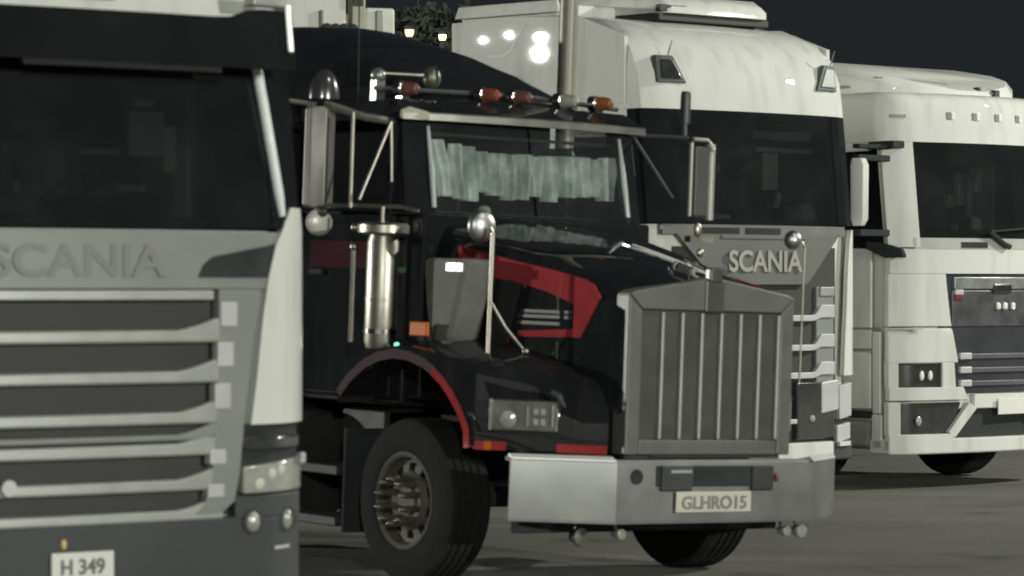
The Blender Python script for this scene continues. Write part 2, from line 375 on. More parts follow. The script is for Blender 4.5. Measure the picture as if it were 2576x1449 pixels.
def roof(cab, stations, m, name='roof', back=2.25):
    rings = [cab.ring(z, 0, dy, hw, bk) for z, dy, hw, bk in stations]
    return obj(name, MB().loft(rings), m, cab.root, smooth=50)

# ================================================================== truck with the square plate (left)
U = lambda px, sc: ((px - 1288) / sc, 8500 / sc, .05)
tA = thing('truck', 'white flat-fronted truck filling the left edge, grey slatted grille and small square plate', 'truck', U(200, 610), R(37))
A = Cab(tA, 2.005, 2.86, 3.3, corner=.21)
A.shell(pillar=VISG)
roof(A, [(2.862, 0, 1.25, 2.25), (2.95, .01, 1.25, 2.25), (3.1, .06, 1.24, 2.25), (3.35, .22, 1.2, 2.25), (3.6, .6, 1.12, 2.25), (3.66, .9, 1.02, 2.2)], WHITE)
# sun visor
v = MB()
for x0, x1 in ((-1.1, 1.1),):
    A.strip(v, x0, x1, lambda x: 2.685, lambda x: 2.90 if abs(x) < .72 else 2.90 + min(.045, (abs(x) - .72) * .35), .17, .025, 24, 2)
A.strip(v, -1.1, 1.1, 2.86, 2.885, .165, .17, 20, 1)
vis = obj('sun_visor', v, VISG, tA)
for sg in (-1, 1):
    xa, xb = sorted((sg * .83, sg * 1.03))
    obj('visor_lamp', A.strip(MB(), xa, xb, 2.955, 3.015, .20, .08, 4), SILV, vis, .01)
    obj('visor_bracket', A.strip(MB(), *sorted((sg * 1.03, sg * 1.075)), 2.76, 2.98, .19, .1, 2, 3), CHROMER, vis, .012)
    # white-painted strip for the lamp highlight along the pillar edge
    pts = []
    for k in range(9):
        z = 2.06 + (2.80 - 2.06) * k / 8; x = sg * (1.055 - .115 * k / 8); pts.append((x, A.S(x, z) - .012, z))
    obj('pillar_strip', MB().tube(pts, [.015] + [.023] * 7 + [.015], 12), mat('pillar_highlight_paint', (.86, .89, .87), .3, coat=1., var=.03), tA)
# panel with the letters
A.part('front_panel', GREYP, -1.14, 1.14, lambda x: 1.745, lambda x: 1.99, 0., .05, nx=30, nz=3, bevel=.006)
for sg in (-1, 1):
    x0, x1 = sorted((sg * .585, sg * 1.0))
    def zt(x):
        a = abs(x)
        return 1.80 + .08 * min(1, (a - .585) / .07) ** .5 + .055 * max(0, (a - .64) / .33)
    A.part('air_pocket', BLACK, x0, x1, lambda x: 1.795, zt, .008, .03, nx=16)
t = text('lettering', 'SCANIA', .19, mat('badge_grey', (.232, .24, .222), .5, var=.1), tA, (0, A.S(0, 1.8) - .002, 1.80), width=.84, bold=.004, depth=.0012)
# grille
A.part('grille_backing', PLAST, -.80, .80, .78, 1.74, -.05, .03, nx=20)
def flare(z, h):
    """a bar that sweeps up into the frame at both ends"""
    def lo(x): return z - h - .006
    def hi(x):
        a = abs(x); return z + .006 + (.05 * min(1, max(0, (a - .48) / .2)) ** 1.3)
    return lo, hi
for z, h, m in [(1.741, .042, SILV), (1.568, .044, SILV), (1.395, .042, SILV), (1.222, .042, SILV), (1.128, .018, GREYP), (1.09, .044, SILV), (.938, .040, SILV), (.808, .036, SILV)]:
    if z == 1.741: A.part('grille_bar', m, -.66, .66, z - h, z, .012, .05, nx=20, bevel=.006)
    else:
        lo, hi = flare(z, h)
        A.part('grille_bar', m, -.72, .72, lo, hi, .004, .05, nx=36, bevel=.014)
for sg in (-1, 1):
    # frame post: wide at the top, cut in at the bottom
    fr = MB(); pts = []
    for z, xi, xo in [(.79, .56, .70), (.84, .62, .775), (.95, .655, .80), (1.2, .675, .83), (1.5, .69, .875), (1.745, .69, .92)]: pts.append((z, xi, xo))
    rings = [[(sg * xi, A.S(xi, z) - .006, z), (sg * xo, A.S(xo, z) - .006, z), (sg * xo, A.S(xo, z) + .05, z), (sg * xi, A.S(xi, z) + .05, z)] for z, xi, xo in pts]
    fr.loft(rings); obj('grille_frame', fr, GREYP, tA, .006)
    for z0, z1, xi in [(1.585, 1.69, .70), (1.415, 1.52, .68), (1.235, 1.345, .665), (1.00, 1.065, .64), (.86, .918, .63)]:
        obj('grille_notch', A.strip(MB(), *sorted((sg * xi, sg * (xi + .085))), z0, z1, .012, .05, 3), SILVL, tA, .006)
# corner panels
for sg in (-1, 1):
    rings = []
    for z, xi in [(1.165, .855), (1.36, .885), (1.62, .92), (1.80, .955), (1.93, 1.0), (2.0, 1.05), (2.06, 1.10), (2.10, 1.135)]:
        xs = [xi + (1.262 - xi) * i / 6 for i in range(7)]
        ring = [(sg * x, A.S(x, z) - .014, z) for x in xs] + [(sg * 1.272, A.S(1.25, z) + .02, z), (sg * 1.272, .5, z), (sg * 1.235, .5, z)] + [(sg * x, A.S(x, z) + .035, z) for x in reversed(xs)]
        rings.append(ring)
    obj('corner_panel', MB().loft(rings), WHITE, tA, smooth=50)
    # dark recess and indicator above the headlamp
    A.part('headlamp_recess', BLACK, *sorted((sg * .80, sg * 1.255)), .84, 1.17, -.03, .04, nx=6)
    A.part('indicator', LENSD, *sorted((sg * .825, sg * 1.24)), 1.055, 1.11, .0, .05, nx=6, bevel=.01)
    hl = A.part('headlight', LENS, *sorted((sg * .815, sg * 1.245)), .868, lambda x: .985 + .035 * (abs(x) - .815) / .43, .012, .06, nx=8, bevel=.012)
    for xx, zz in [(.90, .91), (.97, .95), (1.03, .965)]:
        A.S; obj('reflector', MB().ball((sg * xx, A.S(xx, zz) - .008, zz), .028, .008, .026, 12, 6), PLATEY, hl)
    obj('washer_cap', A.strip(MB(), *sorted((sg * 1.19, sg * 1.255)), .98, 1.03, .05, .05, 2), SILVL, hl, .01)
# lower bumper
lowb = A.part('bumper', PLASTG, -1.25, 1.25, .34, .775, .0, .2, nx=30, nz=2, bevel=.02)
A.part('bumper_side', PLASTG, .78, 1.25, .76, .862, .0, .15, nx=10, bevel=.01)
A.part('bumper_side', PLASTG, -1.25, -.78, .76, .862, .0, .15, nx=10, bevel=.01)
for sg in (-1, 1):
    for xx, zz, w, h in [(.868, .748, .036, .046), (1.09, .748, .026, .046)]:
        fl = MB(); yy = A.S(xx, zz) - .004
        fl.ball((sg * xx, yy, zz), w, .022, h, 20, 10); obj('fog_lamp', fl, LENS, tA)
        obj('fog_lamp_ring', MB().lathe([(.04, 0), (.052, 0), (.052, .012), (.04, .012)], (sg * xx, yy + .004, zz), (0, -1, 0), 20), PLAST, tA)
    obj('chamfer_highlight', A.strip(MB(), *sorted((sg * 1.0, sg * 1.12)), .622, .636, .004, .02, 4), SILVL, tA)  # pale strip paints the highlight on the bumper chamfer
pl = A.part('licence_plate', PLATE, -.14, .155, .45, .662, .02, .018, nx=2, bevel=.006)
text('plate_text', 'H 349', .088, INK, pl, (.005, -.022, .572), width=.205, depth=.002, bold=.002)
text('plate_text', 'II 81', .088, INK, pl, (.02, -.022, .466), width=.19, depth=.002, bold=.002)
obj('marker_reflector', MB().ball((-.075, -.004, .695), .014, .008, .022, 10, 6), mat('yellow_reflector', (.75, .55, .22), .3, var=.1), tA)
obj('badge', MB().lathe([(.02, 0), (.034, 0), (.034, .02), (.02, .02)], (-.335, .0, .935), (0, -1, 0), 20), SILVL, tA)
mirror_euro(tA, -1, 1.52, .55, 2.1, 2.75, BLACK)
A.part('roof_slot', PLAST, .06, .25, 2.962, 2.985, .004, .03, nx=3)
obj('door_notice', MB().box(.78, .84, .62, .63, 2.26, 2.46), mat('pale_yellow_paper', (.34, .36, .22), .7, var=.1), tA)
obj('dash_item', MB().box(.36, .50, .30, .40, 2.16, 2.19), CREAM, tA, .008)
obj('dash_item', MB().ball((-.12, .32, 2.17), .02, .02, .03), CREAM, tA)
obj('dash_item', MB().box(-.34, -.29, .32, .4, 2.1, 2.2), CREAM, tA, .008)
obj('visor_lit_edge', A.strip(MB(), -.30, .66, 2.66, 2.684, .168, .02, 16), mat('visor_lit_edge_grey', (.030, .031, .028), .8, spec=.1), tA)  # lighter grey strip paints the lit lower edge
for x_, y_, z_, w_, h_ in [(.55, .40, 2.55, .05, .02), (.62, .5, 2.42, .09, .10), (.30, .34, 2.33, .10, .014), (-.27, .36, 2.66, .012, .05)]:
    obj('cab_fitting', MB().box(x_ - w_, x_ + w_, y_, y_ + .03, z_ - h_, z_ + h_), mat('cab_fitting_grey', (.22, .23, .22), .8, var=.2), tA, .006)
A.chassis()

# ================================================================== black bonneted truck (middle)
tK = thing('bonneted_truck', 'black long-nosed truck with red stripes, chrome bumper and tall upright grille', 'truck', U(1780, 425), R(37), .035)
hw = lambda y: .646 + .135 * min(1, max(0, (y - .1) / 1.6))
# bumper: centre plate and two swept wings, folded flange along the top
b = MB(); z0, z1 = .36, .732
outer = [(-1.23, .35), (-.72, 0), (.79, 0), (1.31, .36)]
xs = []
for i in range(3):
    for k in range(8): xs.append(tuple(outer[i][j] + (outer[i + 1][j] - outer[i][j]) * k / 8 for j in (0, 1)))
xs.append(outer[-1])
rings = [[(x, y, z0), (x, y - .004, z0 + .02), (x, y - .004, z1 - .015), (x * .995, y + .012, z1), (x * .97, y + .10, z1), (x * .97, y + .10, z1 - .02), (x * .985, y + .03, z1 - .03), (x * .985, y + .03, z0)] for x, y in xs]
b.loft(rings); bump = obj('bumper', b, CHROMER, tK, smooth=20)
for pts_ in ([(-1.225, .35), (-.98, .178), (-.73, .004)], [(.80, .004), (1.05, .178), (1.305, .36)]):
    e_ = MB(); e_.loft([[(x, y - .012, .722), (x, y - .010, .732), (x, y + .03, .752), (x, y + .03, .738)] for x, y in pts_])
    obj('flange_highlight', e_, mat('flange_highlight_white', (.86, .86, .83), .35, metal=.1), tK)  # whitish strip paints the gleam along the flange top
obj('tow_recess', MB().box(-.43, .44, -.012, .02, .575, .70), BLACK, tK, .01)
for x0, x1, m in [(-.40, -.16, PLASTG), (.30, .47, PLAST)]: obj('tow_pin_cover', MB().box(x0, x1, -.03, .0, .55, .70), m, tK, .012)
obj('bumper_marker', MB().box(-.34, -.18, -.04, -.02, .655, .676), SILV, tK, .006)
obj('bumper_hole', MB().lathe([(.03, 0), (.045, 0), (.045, .012), (.001, .004)], (-.575, 0, .635), (0, -1, 0), 16), BLACK, tK)
obj('side_marker', MB().ball((.50, -.02, .63), .012, .01, .03, 8, 6), REDL, tK)
pk = obj('licence_plate', MB().box(-.29, .29, -.034, -.022, .425, .548), PLATEY, tK, .008)
text('plate_text', 'GLHRO15', .105, mat('faded_ink', (.27, .27, .23), .6, var=.2), pk, (.0, -.037, .448), width=.50, depth=.002, bold=.003)
# driving lamps under the bumper
for x, r, m in [(-.82, .058, CHROME), (-.52, .034, LENS), (.775, .034, LENS), (.895, .045, LENS)]:
    q = MB().lathe([(.001, .07), (r * .6, .06), (r, .0), (r, -.01), (r * .9, -.022), (.001, -.03)], (x, .2, .275 if r > .05 else .285), (0, 1, 0), 20)
    q.tube([(x, .24, .3), (x, .26, .40)], .01, 6); obj('driving_lamp', q, m, tK)
obj('air_dam', MB().box(-1.1, .9, .42, .5, .28, .5), BLACK, tK, .01)
# hood
rings = []
def hood_ring(y):
    w = hw(y); t = min(1, max(0, (y - .1) / 1.7)); ze = 1.70 + .40 * t + .02 * math.sin(t * math.pi); zc = ze + .10 - .06 * t
    r_ = [(-w, y, 1.0), (-w, y, ze - .11), (-w + .02, y, ze - .058), (-w + .055, y, ze - .022), (-w + .10, y, ze - .005), *[(x * (w - .10), y, ze - .005 + (zc + .005 - ze) * (1 - abs(x) ** 1.8)) for x in (-.85, -.7, -.55, -.4, -.25, -.12, -.05, .05, .12, .25, .4, .55, .7, .85)], (w - .10, y, ze - .005), (w - .055, y, ze - .022), (w - .02, y, ze - .058), (w, y, ze - .11), (w, y, 1.0)]
    return r_
obj('hood', MB().loft([hood_ring(y) for y in [.075 + 1.725 * k / 24 for k in range(25)]]), BLACKP, tK, smooth=40)
# grille
fr = MB()
def prism(pts, y0, y1): return fr.slab([(x, y0, z) for x, z in pts], (0, y1 - y0, 0))
prism([(-.64, .76), (-.535, .76), (-.535, 1.61), (-.64, 1.70)], .032, .16)
prism([(.64, .76), (.64, 1.70), (.535, 1.61), (.535, .76)], .032, .16)
prism([(-.535, .76), (.535, .76), (.535, .85), (-.535, .85)], .034, .158)
prism([(-.64, 1.70), (-.535, 1.61), (.535, 1.61), (.64, 1.70), (.60, 1.72), (0, 1.815), (-.60, 1.72)], .030, .162)
obj('grille_frame', fr, mat('grille_chrome', (.19, .195, .18), .5, metal=.6, var=.12, scale=4), tK, .012)
obj('grille_backing', MB().box(-.54, .54, .064, .09, .84, 1.62), mat('grille_mesh', (.088, .088, .074), .55, metal=.3, var=.2, scale=6, bump=.4, bscale=160), tK)
bar = obj('grille_bar', MB().box(-.010, .010, .036, .066, .852, 1.60), mat('grille_bar_metal', (.50, .51, .48), .4, metal=.4, var=.1), tK, .006); bar.location.x = -.375
for i in range(1, 7): mesh_copy(bar, tK, (-.375 + .1505 * i, 0, 0))
obj('hood_ornament', MB().box(-.075, .075, .018, .06, 1.60, 1.80).box(-.05, .05, .01, .07, 1.78, 1.87), mat('ornament_grey', (.16, .16, .15), .35, metal=.7, var=.1), tK, .015)
lv = obj('lower_grille', MB().box(-.60, .60, .08, .12, .735, .765).box(-.42, .50, .06, .08, .744, .758), PLAST, tK, .004)
# fenders
def zt(y): 
    P_ = [(.15, 1.08), (.5, 1.20), (.9, 1.28), (1.5, 1.345), (1.9, 1.33), (2.2, 1.24)]
    for (a, za), (c, zc) in zip(P_, P_[1:]):
        if y <= c: return za + (zc - za) * (y - a) / (c - a)
    return P_[-1][1]
def zb(y):
    d = .83 ** 2 - (y - 1.56) ** 2
    return max(.755, .43 + math.sqrt(d)) if y > .80 and d > 0 else .755
for sg in (-1, 1):
    rings = []
    for y in [.17, .25, .35, .45, .55, .65, .75, .82, .88, .95, 1.05, 1.2, 1.35, 1.5, 1.65, 1.8, 1.95, 2.08, 2.2]:
        xo = min(1.2, .655 + max(0, y - .175) * .95); b_ = min(zb(y), zt(y) - .05)
        rings.append([(sg * .58, y, zt(y) + .08), (sg * (xo - .12 if xo > .85 else xo - .05), y, zt(y) + .03), (sg * (xo - .03), y, zt(y) - .01), (sg * xo, y, zt(y) - .06 if zt(y) - .06 > b_ else b_ + .01), (sg * xo, y, b_), (sg * .58, y, b_)])
    obj('fender', MB().loft(rings), BLACKP, tK, smooth=35)
    # red line along the wheel arch and the lower edge
    tr = MB()
    ys = [2.16, 2.05, 1.9, 1.75, 1.6, 1.45, 1.3, 1.2, 1.1, 1.0, .93, .88, .85]
    def trim(pts, w, x_out):
        n = len(pts); up = []; dn = []
        for x, y, z, nx_, nz_ in pts: up.append((x, y, z)); dn.append((x, y + nx_ * w, z + nz_ * w))
        th = Vector((-sg * .02, 0, 0))
        rr_ = [[Vector(a), Vector(c), Vector(c) + th, Vector(a) + th] for a, c in zip(up, dn)]
        tr.loft(rr_)
    arch = []
    for y in ys:
        z = .43 + math.sqrt(max(0, .83 ** 2 - (y - 1.56) ** 2)); z = max(z, .755); q = Vector((0, y - 1.56, z - .43)).normalized()
        arch.append((sg * 1.207, y, z - .003, q.y * .9, q.z * .9))
    trim(arch, .065, 0)
    obj('arch_stripe_shaded', tr, mat('shaded_arch_red', (.055, .028, .030), .6, coat=.3, spec=.1, var=.25), tK)  # upper arch stripe coloured dark red as if shaded
    tr = MB(); arch = [(x + sg * .004, y, z, a_, c_) for x, y, z, a_, c_ in arch if y < 1.25] + [(sg * 1.211, .84, .755, -.9, .1)]
    trim(arch, .058, 0); obj('arch_stripe', tr, RED, tK)
    sw = lambda q: (sg * (.66 + .54 * q), .175 + .57 * q)
    for q0, q1, m, nm in [(1.0, .93, RED, 'fender_stripe'), (.93, .87, AMBER, 'turn_reflector'), (.87, .76, RED, 'fender_stripe'), (.38, .0, RED, 'fender_stripe')]:
        (xa, ya), (xb, yb) = sw(q0), sw(q1); nrm = Vector((sg * .57, -.54, 0)).normalized() * .012
        pts = [Vector((xa, ya, .752)) + nrm, Vector((xb, yb, .752)) + nrm, Vector((xb, yb, .805)) + nrm, Vector((xa, ya, .805)) + nrm]
        obj(nm, MB().slab(pts, -nrm * 1.6), m, tK, .004)
    # headlight in its rectangular housing
    def on(q, z, o): x, y = sw(q); v_ = Vector((sg * .57, -.54, 0)).normalized() * o; return Vector((x, y, z)) + v_
    def pb(q0, q1, z0_, z1_, o0, o1):
        m_ = MB(); p = [on(q0, z0_, o1), on(q1, z0_, o1), on(q1, z1_, o1), on(q0, z1_, o1)]; d = on(q0, 0, o0) - on(q0, 0, o1)
        return m_.slab(p, d)
    hs = obj('headlight', pb(.87, .365, .87, 1.055, -.02, .05), mat('headlight_grey', (.20, .205, .185), .3, metal=.6, coat=.5, var=.25, scale=9), tK, .012)
    obj('headlight_rim', pb(.885, .862, .87, 1.06, -.02, .062), CHROME, hs, .004)
    c = on(.74, .94, .052); n_ = (on(.7, 0, 1) - on(.7, 0, 0))
    obj('headlight_reflector', MB().lathe([(.045, 0), (.05, .006), (.03, .012), (.001, .016)], c, n_, 16), LENS, hs)
    obj('headlight_bar', pb(.60, .585, .90, 1.02, .05, .062), CHROME, hs)
    for q in (.53, .475):
        for z in (.93, .99): obj('headlight_cell', pb(q + .018, q - .018, z - .018, z + .018, .05, .058), LENS, hs)
    obj('headlight_edge', pb(.41, .395, .90, 1.03, .05, .062), LENS, hs)
    obj('headlight_bracket', MB().tube([on(.42, 1.11, .05), on(.36, 1.09, .06), on(.32, 1.02, .06)], [.012, .022, .012], 8), PLASTG, tK)
    # hood side: red band that turns down and runs back, louvred vent inside it
    X = lambda y, o=.006: sg * (hw(y) + o)
    band = MB()
    quads = [((1.56, 1.955), (1.05, 1.875), (1.04, 1.752), (1.55, 1.785)), ((1.05, 1.875), (.70, 1.825), (.72, 1.69), (1.04, 1.752)), ((.70, 1.825), (.42, 1.775), (.50, 1.625), (.72, 1.69)),
             ((.42, 1.775), (.34, 1.745), (.275, 1.67), (.50, 1.625)), ((.50, 1.625), (.275, 1.67), (.435, 1.43), (.50, 1.478)), ((.50, 1.478), (.435, 1.43), (.98, 1.42), (.99, 1.452))]
    for q in quads: band.slab([(X(y), y, z) for y, z in q], (-sg * .012, 0, 0))
    obj('hood_stripe', band, RED, tK, smooth=0)
    for k, (z, ya, yb) in enumerate([(1.575, .97, .62), (1.545, .99, .62), (1.575, .585, .52), (1.545, .585, .52), (1.505, 1.0, .62)]):
        obj('hood_vent', MB().slab([(X(ya), ya, z - .011), (X(yb), yb, z - .011), (X(yb), yb, z + .011), (X(ya), ya, z + .011)], (-sg * .01, 0, 0)), mat('vent_grey', (.085, .085, .08), .5, metal=.4, var=.3, scale=18), tK, .003)
    # fender mirror on its pole
    fx, fy_, fr0 = (-1.0, 1.02, .098) if sg < 0 else (1.13, .62, .06)
    fm = obj('fender_mirror', MB().ball((fx, fy_, 2.07), fr0, .05, fr0, 24, 14), CHROMER, tK)
    pole = MB().tube([(fx, fy_ - .09, 2.06), (fx, fy_ - .115, 2.02), (fx, fy_ - .112, 1.6), (fx, fy_ - .108, 1.18)], .0135 if sg < 0 else .006, 10)
    if sg < 0: pole.tube([(sg * 1.0, .90, 1.62), (sg * .93, .84, 1.47), (sg * .82, .80, 1.34)], .010, 8); pole.tube([(sg * .8, 1.30, 1.76), (sg * .9, 1.375, 1.53)], .012, 8)
    obj('mirror_pole', pole, STEEL, fm)
    if sg < 0: obj('pole_foot', MB().lathe([(.03, 0), (.03, .03), (.015, .09)], (fx, fy_ - .108, 1.17), (0, 0, 1), 12), mat('brown_rubber', (.10, .075, .05), .6), fm)
    if sg < 0: obj('strut_foot', MB().ball((sg * .81, .79, 1.335), .022), STEEL, fm)
    # tapered intake housing beside the cowl
    ib = MB(); rings = []
    for z, ya, yb in [(1.36, 1.52, 1.36), (1.40, 1.545, 1.31), (1.6, 1.59, 1.24), (1.8, 1.62, 1.19), (1.855, 1.62, 1.18), (1.875, 1.58, 1.2)]:
        rings.append([(sg * .78, ya, z), (sg * .97, ya, z), (sg * 1.0, ya - .03, z), (sg * 1.0, yb + .03, z), (sg * .97, yb, z), (sg * .78, yb, z)])
    ib.loft(rings); ih = obj('intake_housing', ib, mat('dull_alloy', (.19, .195, .175), .6, spec=.1, var=.18, scale=6), tK, .01)
    obj('intake_plate', MB().box(*sorted((sg * 1.0, sg * 1.012)), 1.185, 1.355, 1.795, 1.85), mat('polished_plate', (.80, .80, .78), .25, metal=.2), ih, .004)
    obj('clamp', MB().box(*sorted((sg * .95, sg * 1.05)), 1.25, 1.50, 1.27, 1.33).box(*sorted((sg * .98, sg * 1.03)), 1.3, 1.36, 1.33, 1.38), PLASTG, tK, .012)
    obj('turn_lamp', MB().box(*sorted((sg * 1.08, sg * 1.11)), 1.40, 1.58, 1.395, 1.485), AMBER, tK, .012)
    obj('turn_lamp_foot', MB().box(*sorted((sg * 1.0, sg * 1.085)), 1.45, 1.53, 1.34, 1.46), BLACK, tK, .01)
    # air cleaner canister
    if sg > 0: continue
    ac = obj('air_cleaner', MB().lathe([(.02, 0), (.085, .01), (.098, .05), (.098, .30), (.102, .303), (.102, .315), (.098, .318), (.098, .66), (.085, .70), (.085, .71)], (sg * 1.15, 1.83, 1.30), (0, 0, 1), 36), STEEL, tK)
    obj('air_cleaner_cap', MB().lathe([(.085, .0), (.15, .008), (.16, .02), (.16, .065), (.145, .08), (.02, .085)], (sg * 1.15, 1.83, 2.0), (0, 0, 1), 36), STEEL, ac)
    obj('canister_strap', MB().lathe([(.1, .0), (.104, .0), (.104, .03), (.1, .03)], (sg * 1.15, 1.83, 1.40), (0, 0, 1), 36, caps=False), CHROME, ac)
    ir = MB().tube([(sg * 1.2, 2.07, 1.92), (sg * 1.2, 2.07, 1.34)], .018, 8); ir.ball((sg * 1.2, 2.07, 1.93), .028); ir.ball((sg * 1.2, 2.07, 2.05), .026); obj('grab_rail', ir, STEEL, ac)
obj('status_lamp', MB().ball((-1.15, 1.645, 1.335), .018), GREEN, tK)
obj('status_lamp', MB().box(-1.105, -1.09, 1.66, 1.73, 1.78, 1.81), mat('green_lens', (.05, .16, .07), .4), tK)
# cab
cy0, cy1 = 1.9, 3.1
cb = MB()
cb.box(-.93, .93, 1.9, 3.1, .95, 2.14)
obj('cab_body', cb, BLACKP, tK, .03)
obj('firewall', MB().box(-.9, .9, 1.75, 1.92, 1.0, 2.15), BLACKP, tK, .02)
for sg in (-1, 1):
    d = obj('door', MB().box(*sorted((sg * .93, sg * .955)), 2.0, 2.95, 1.0, 2.14), BLACKP, tK, .012)
    obj('handle', MB().box(*sorted((sg * .955, sg * .985)), 2.75, 2.9, 1.75, 1.79), BLACK, d, .008)
    obj('door_stripe', MB().box(*sorted((sg * .954, sg * .961)), 2.03, 2.92, 1.80, 1.97), mat('shaded_red_stripe', (.05, .012, .018), .7, spec=.05), d)  # stripe red darkened in its colour for the shade on the cab side
    obj('side_window', MB().slab([(sg * .935, 2.08, 2.16), (sg * .935, 2.9, 2.16), (sg * .935, 2.9, 2.66), (sg * .935, 2.16, 2.66)], (-sg * .01, 0, 0)), GLD, tK)
    q = MB(); q.slab([(sg * .94, 1.90, 2.14), (sg * .94, 2.08, 2.14), (sg * .92, 2.16, 2.74), (sg * .92, 2.0, 2.74)], (-sg * .10, 0, 0)); q2 = MB().slab([(sg * .94, 2.9, 2.14), (sg * .94, 3.1, 2.14), (sg * .94, 3.1, 2.74), (sg * .94, 2.9, 2.74)], (-sg * .06, 0, 0))
    q.slab([(sg * .76, 1.83, 2.14), (sg * .94, 1.9, 2.14), (sg * .92, 2.0, 2.74), (sg * .76, 1.96, 2.74)], (0, .04, 0))
    obj('cab_pillar', q, BLACKP, tK, .012)
    obj('cab_pillar', q2, BLACKP, tK, .012)
    obj('pillar_strip', MB().tube([(sg * .775, 1.83, 2.19), (sg * .770, 1.87, 2.4), (sg * .765, 1.94, 2.70)], [.017, .02, .012], 10), mat('polished_trim', (.72, .78, .76), .2, metal=.35, coat=1.), tK)
obj('windscreen', MB().slab([(-.76, 1.835, 2.16), (-.01, 1.79, 2.16), (-.01, 1.915, 2.73), (-.76, 1.955, 2.73)], (0, .008, 0)).slab([(.01, 1.79, 2.16), (.76, 1.835, 2.16), (.76, 1.955, 2.73), (.01, 1.915, 2.73)], (0, .008, 0)), GLC, tK)
obj('windscreen_frame', MB().box(-.012, .012, 1.775, 1.80, 2.15, 2.72), BLACK, tK) if False else None
obj('cowl', MB().slab([(-.80, 1.78, 2.10), (.80, 1.78, 2.10), (.80, 1.86, 2.17), (-.80, 1.86, 2.17)], (0, .08, -.02)), BLACKP, tK, .01)
# pleated curtain drawn behind the windscreen
random.seed(4)
cx = -.775
while cx < .79:
    wd = random.uniform(.075, .15); t_ = (cx + .77) / 1.55
    ztop = 2.655 - .10 * min(1, t_ * 3.2) + .035 * max(0, t_ - .6) + random.uniform(-.012, .012)
    zbot = 2.285 + random.uniform(-.02, .035) - .02 * (t_ < .3)
    lean = .10 * max(0, .35 - t_) / .35 + random.uniform(-.012, .02); yo = 2.03 + random.uniform(-.02, .02)
    rings = []; nf = random.choice((2, 3, 3)); a0 = random.uniform(0, 2)
    for k in range(9):
        f = k / 8; z = ztop + (zbot - ztop) * f; row = []
        for q in range(15):
            u_ = q / 14; sq = .86 + .14 * f
            row.append((cx + wd * (.5 + (u_ - .5) * sq) + lean * f + .006 * math.sin(f * 5 + cx * 20), yo + .03 * math.cos(2 * math.pi * nf * u_ + a0) + .05 * (2 * u_ - 1) ** 2 + .012 * math.sin(f * 4 + u_ * 5), z))
        rings.append(row)
    obj('curtain', MB().loft(rings, closed=False), CURT, tK, smooth=70)
    cx += wd * random.uniform(.92, 1.12)
obj('curtain_rail', MB().tube([(-.8, 2.06, 2.66), (.8, 2.06, 2.66)], .012, 6), BLACK, tK)
obj('dashboard', MB().box(-.85, .85, 1.95, 2.3, 2.0, 2.16), BLACK, tK, .03)
obj('dash_item', MB().ball((-.26, 2.0, 2.19), .045, .04, .035), CREAM, tK)
obj('cab_interior', MB().box(-.9, .9, 2.85, 2.9, 2.0, 2.74), BLACK, tK)
obj('cab_roof', MB().loft([[(x * f, y + dy, z) for x, y in [(-.96, 1.95), (-.7, 1.90), (0, 1.86), (.7, 1.90), (.96, 1.95), (.96, 3.1), (-.96, 3.1)]] for z, f, dy in [(2.735, 1, .0), (2.80, 1., .02), (2.86, .97, .10)]]), BLACKP, tK, smooth=45)
# visor with a bright lower lip
vz = MB(); rings = []
for i in range(21):
    x = -.97 + 1.94 * i / 20; y = 1.80 + .12 * (abs(x) / .97) ** 2
    rings.append([(x, y, 2.735), (x, y - .004, 2.775), (x, y + .01, 2.785), (x, y + .02, 2.735)])
vz.loft(rings); obj('visor_lip', vz, mat('visor_lip_metal', (.42, .42, .38), .35, metal=.75, var=.15, scale=7), tK)
vz = MB(); rings = []
for i in range(21):
    x = -.97 + 1.94 * i / 20; y = 1.80 + .12 * (abs(x) / .97) ** 2
    rings.append([(x, y + .008, 2.781), (x * .99, y + .10, 2.83), (x * .985, y + .22, 2.875), (x * .985, y + .24, 2.86), (x, y + .03, 2.765)])
vz.loft(rings); obj('sun_visor', vz, BLACKP, tK)
obj('visor_end_cap', MB().slab([(-.985, 1.925, 2.74), (-.80, 1.875, 2.735), (-.80, 1.875, 2.785), (-.93, 1.905, 2.815), (-.985, 1.925, 2.79)], (0, .02, 0)), mat('cream_cap', (.38, .36, .28), .4), tK, .008)
# roof cap of the sleeper
def capz(y): 
    P_ = [(2.0, 2.85), (2.05, 2.88), (2.3, 2.99), (2.7, 3.14), (3.2, 3.31), (3.8, 3.44), (4.5, 3.48), (5.3, 3.48)]
    for (a, za), (c, zc) in zip(P_, P_[1:]):
        if y <= c: return za + (zc - za) * (y - a) / (c - a)
    return P_[-1][1]
rings = []
for y in [2.0, 2.05, 2.1, 2.2, 2.35, 2.55, 2.8, 3.1, 3.4, 3.8, 4.2, 4.8, 5.25]:
    zt_ = capz(y); w = .42 + .54 * min(1, max(0, y - 1.95) / .9) ** .6; base = 2.84; ring = []
    for i in range(17):
        a = math.pi * i / 16; cx, sz = math.cos(a), math.sin(a)
        ring.append((-w * math.copysign(abs(cx) ** .9, cx), y, base + (zt_ - base) * abs(sz) ** .95))
    rings.append(ring)
obj('roof_fairing', MB().loft(rings), BLACKP, tK, smooth=60)
obj('sleeper', MB().box(-1.02, 1.02, 3.12, 5.25, .85, 2.85), BLACKP, tK, .05)
for sg in (-1, 1):
    obj('sleeper_stripe', MB().box(*sorted((sg * 1.018, sg * 1.027)), 3.2, 5.2, 1.80, 1.97), RED, tK)
    obj('sleeper_hatch', MB().box(*sorted((sg * 1.018, sg * 1.035)), 3.5, 4.4, 1.0, 1.65), BLACKP, tK, .02)
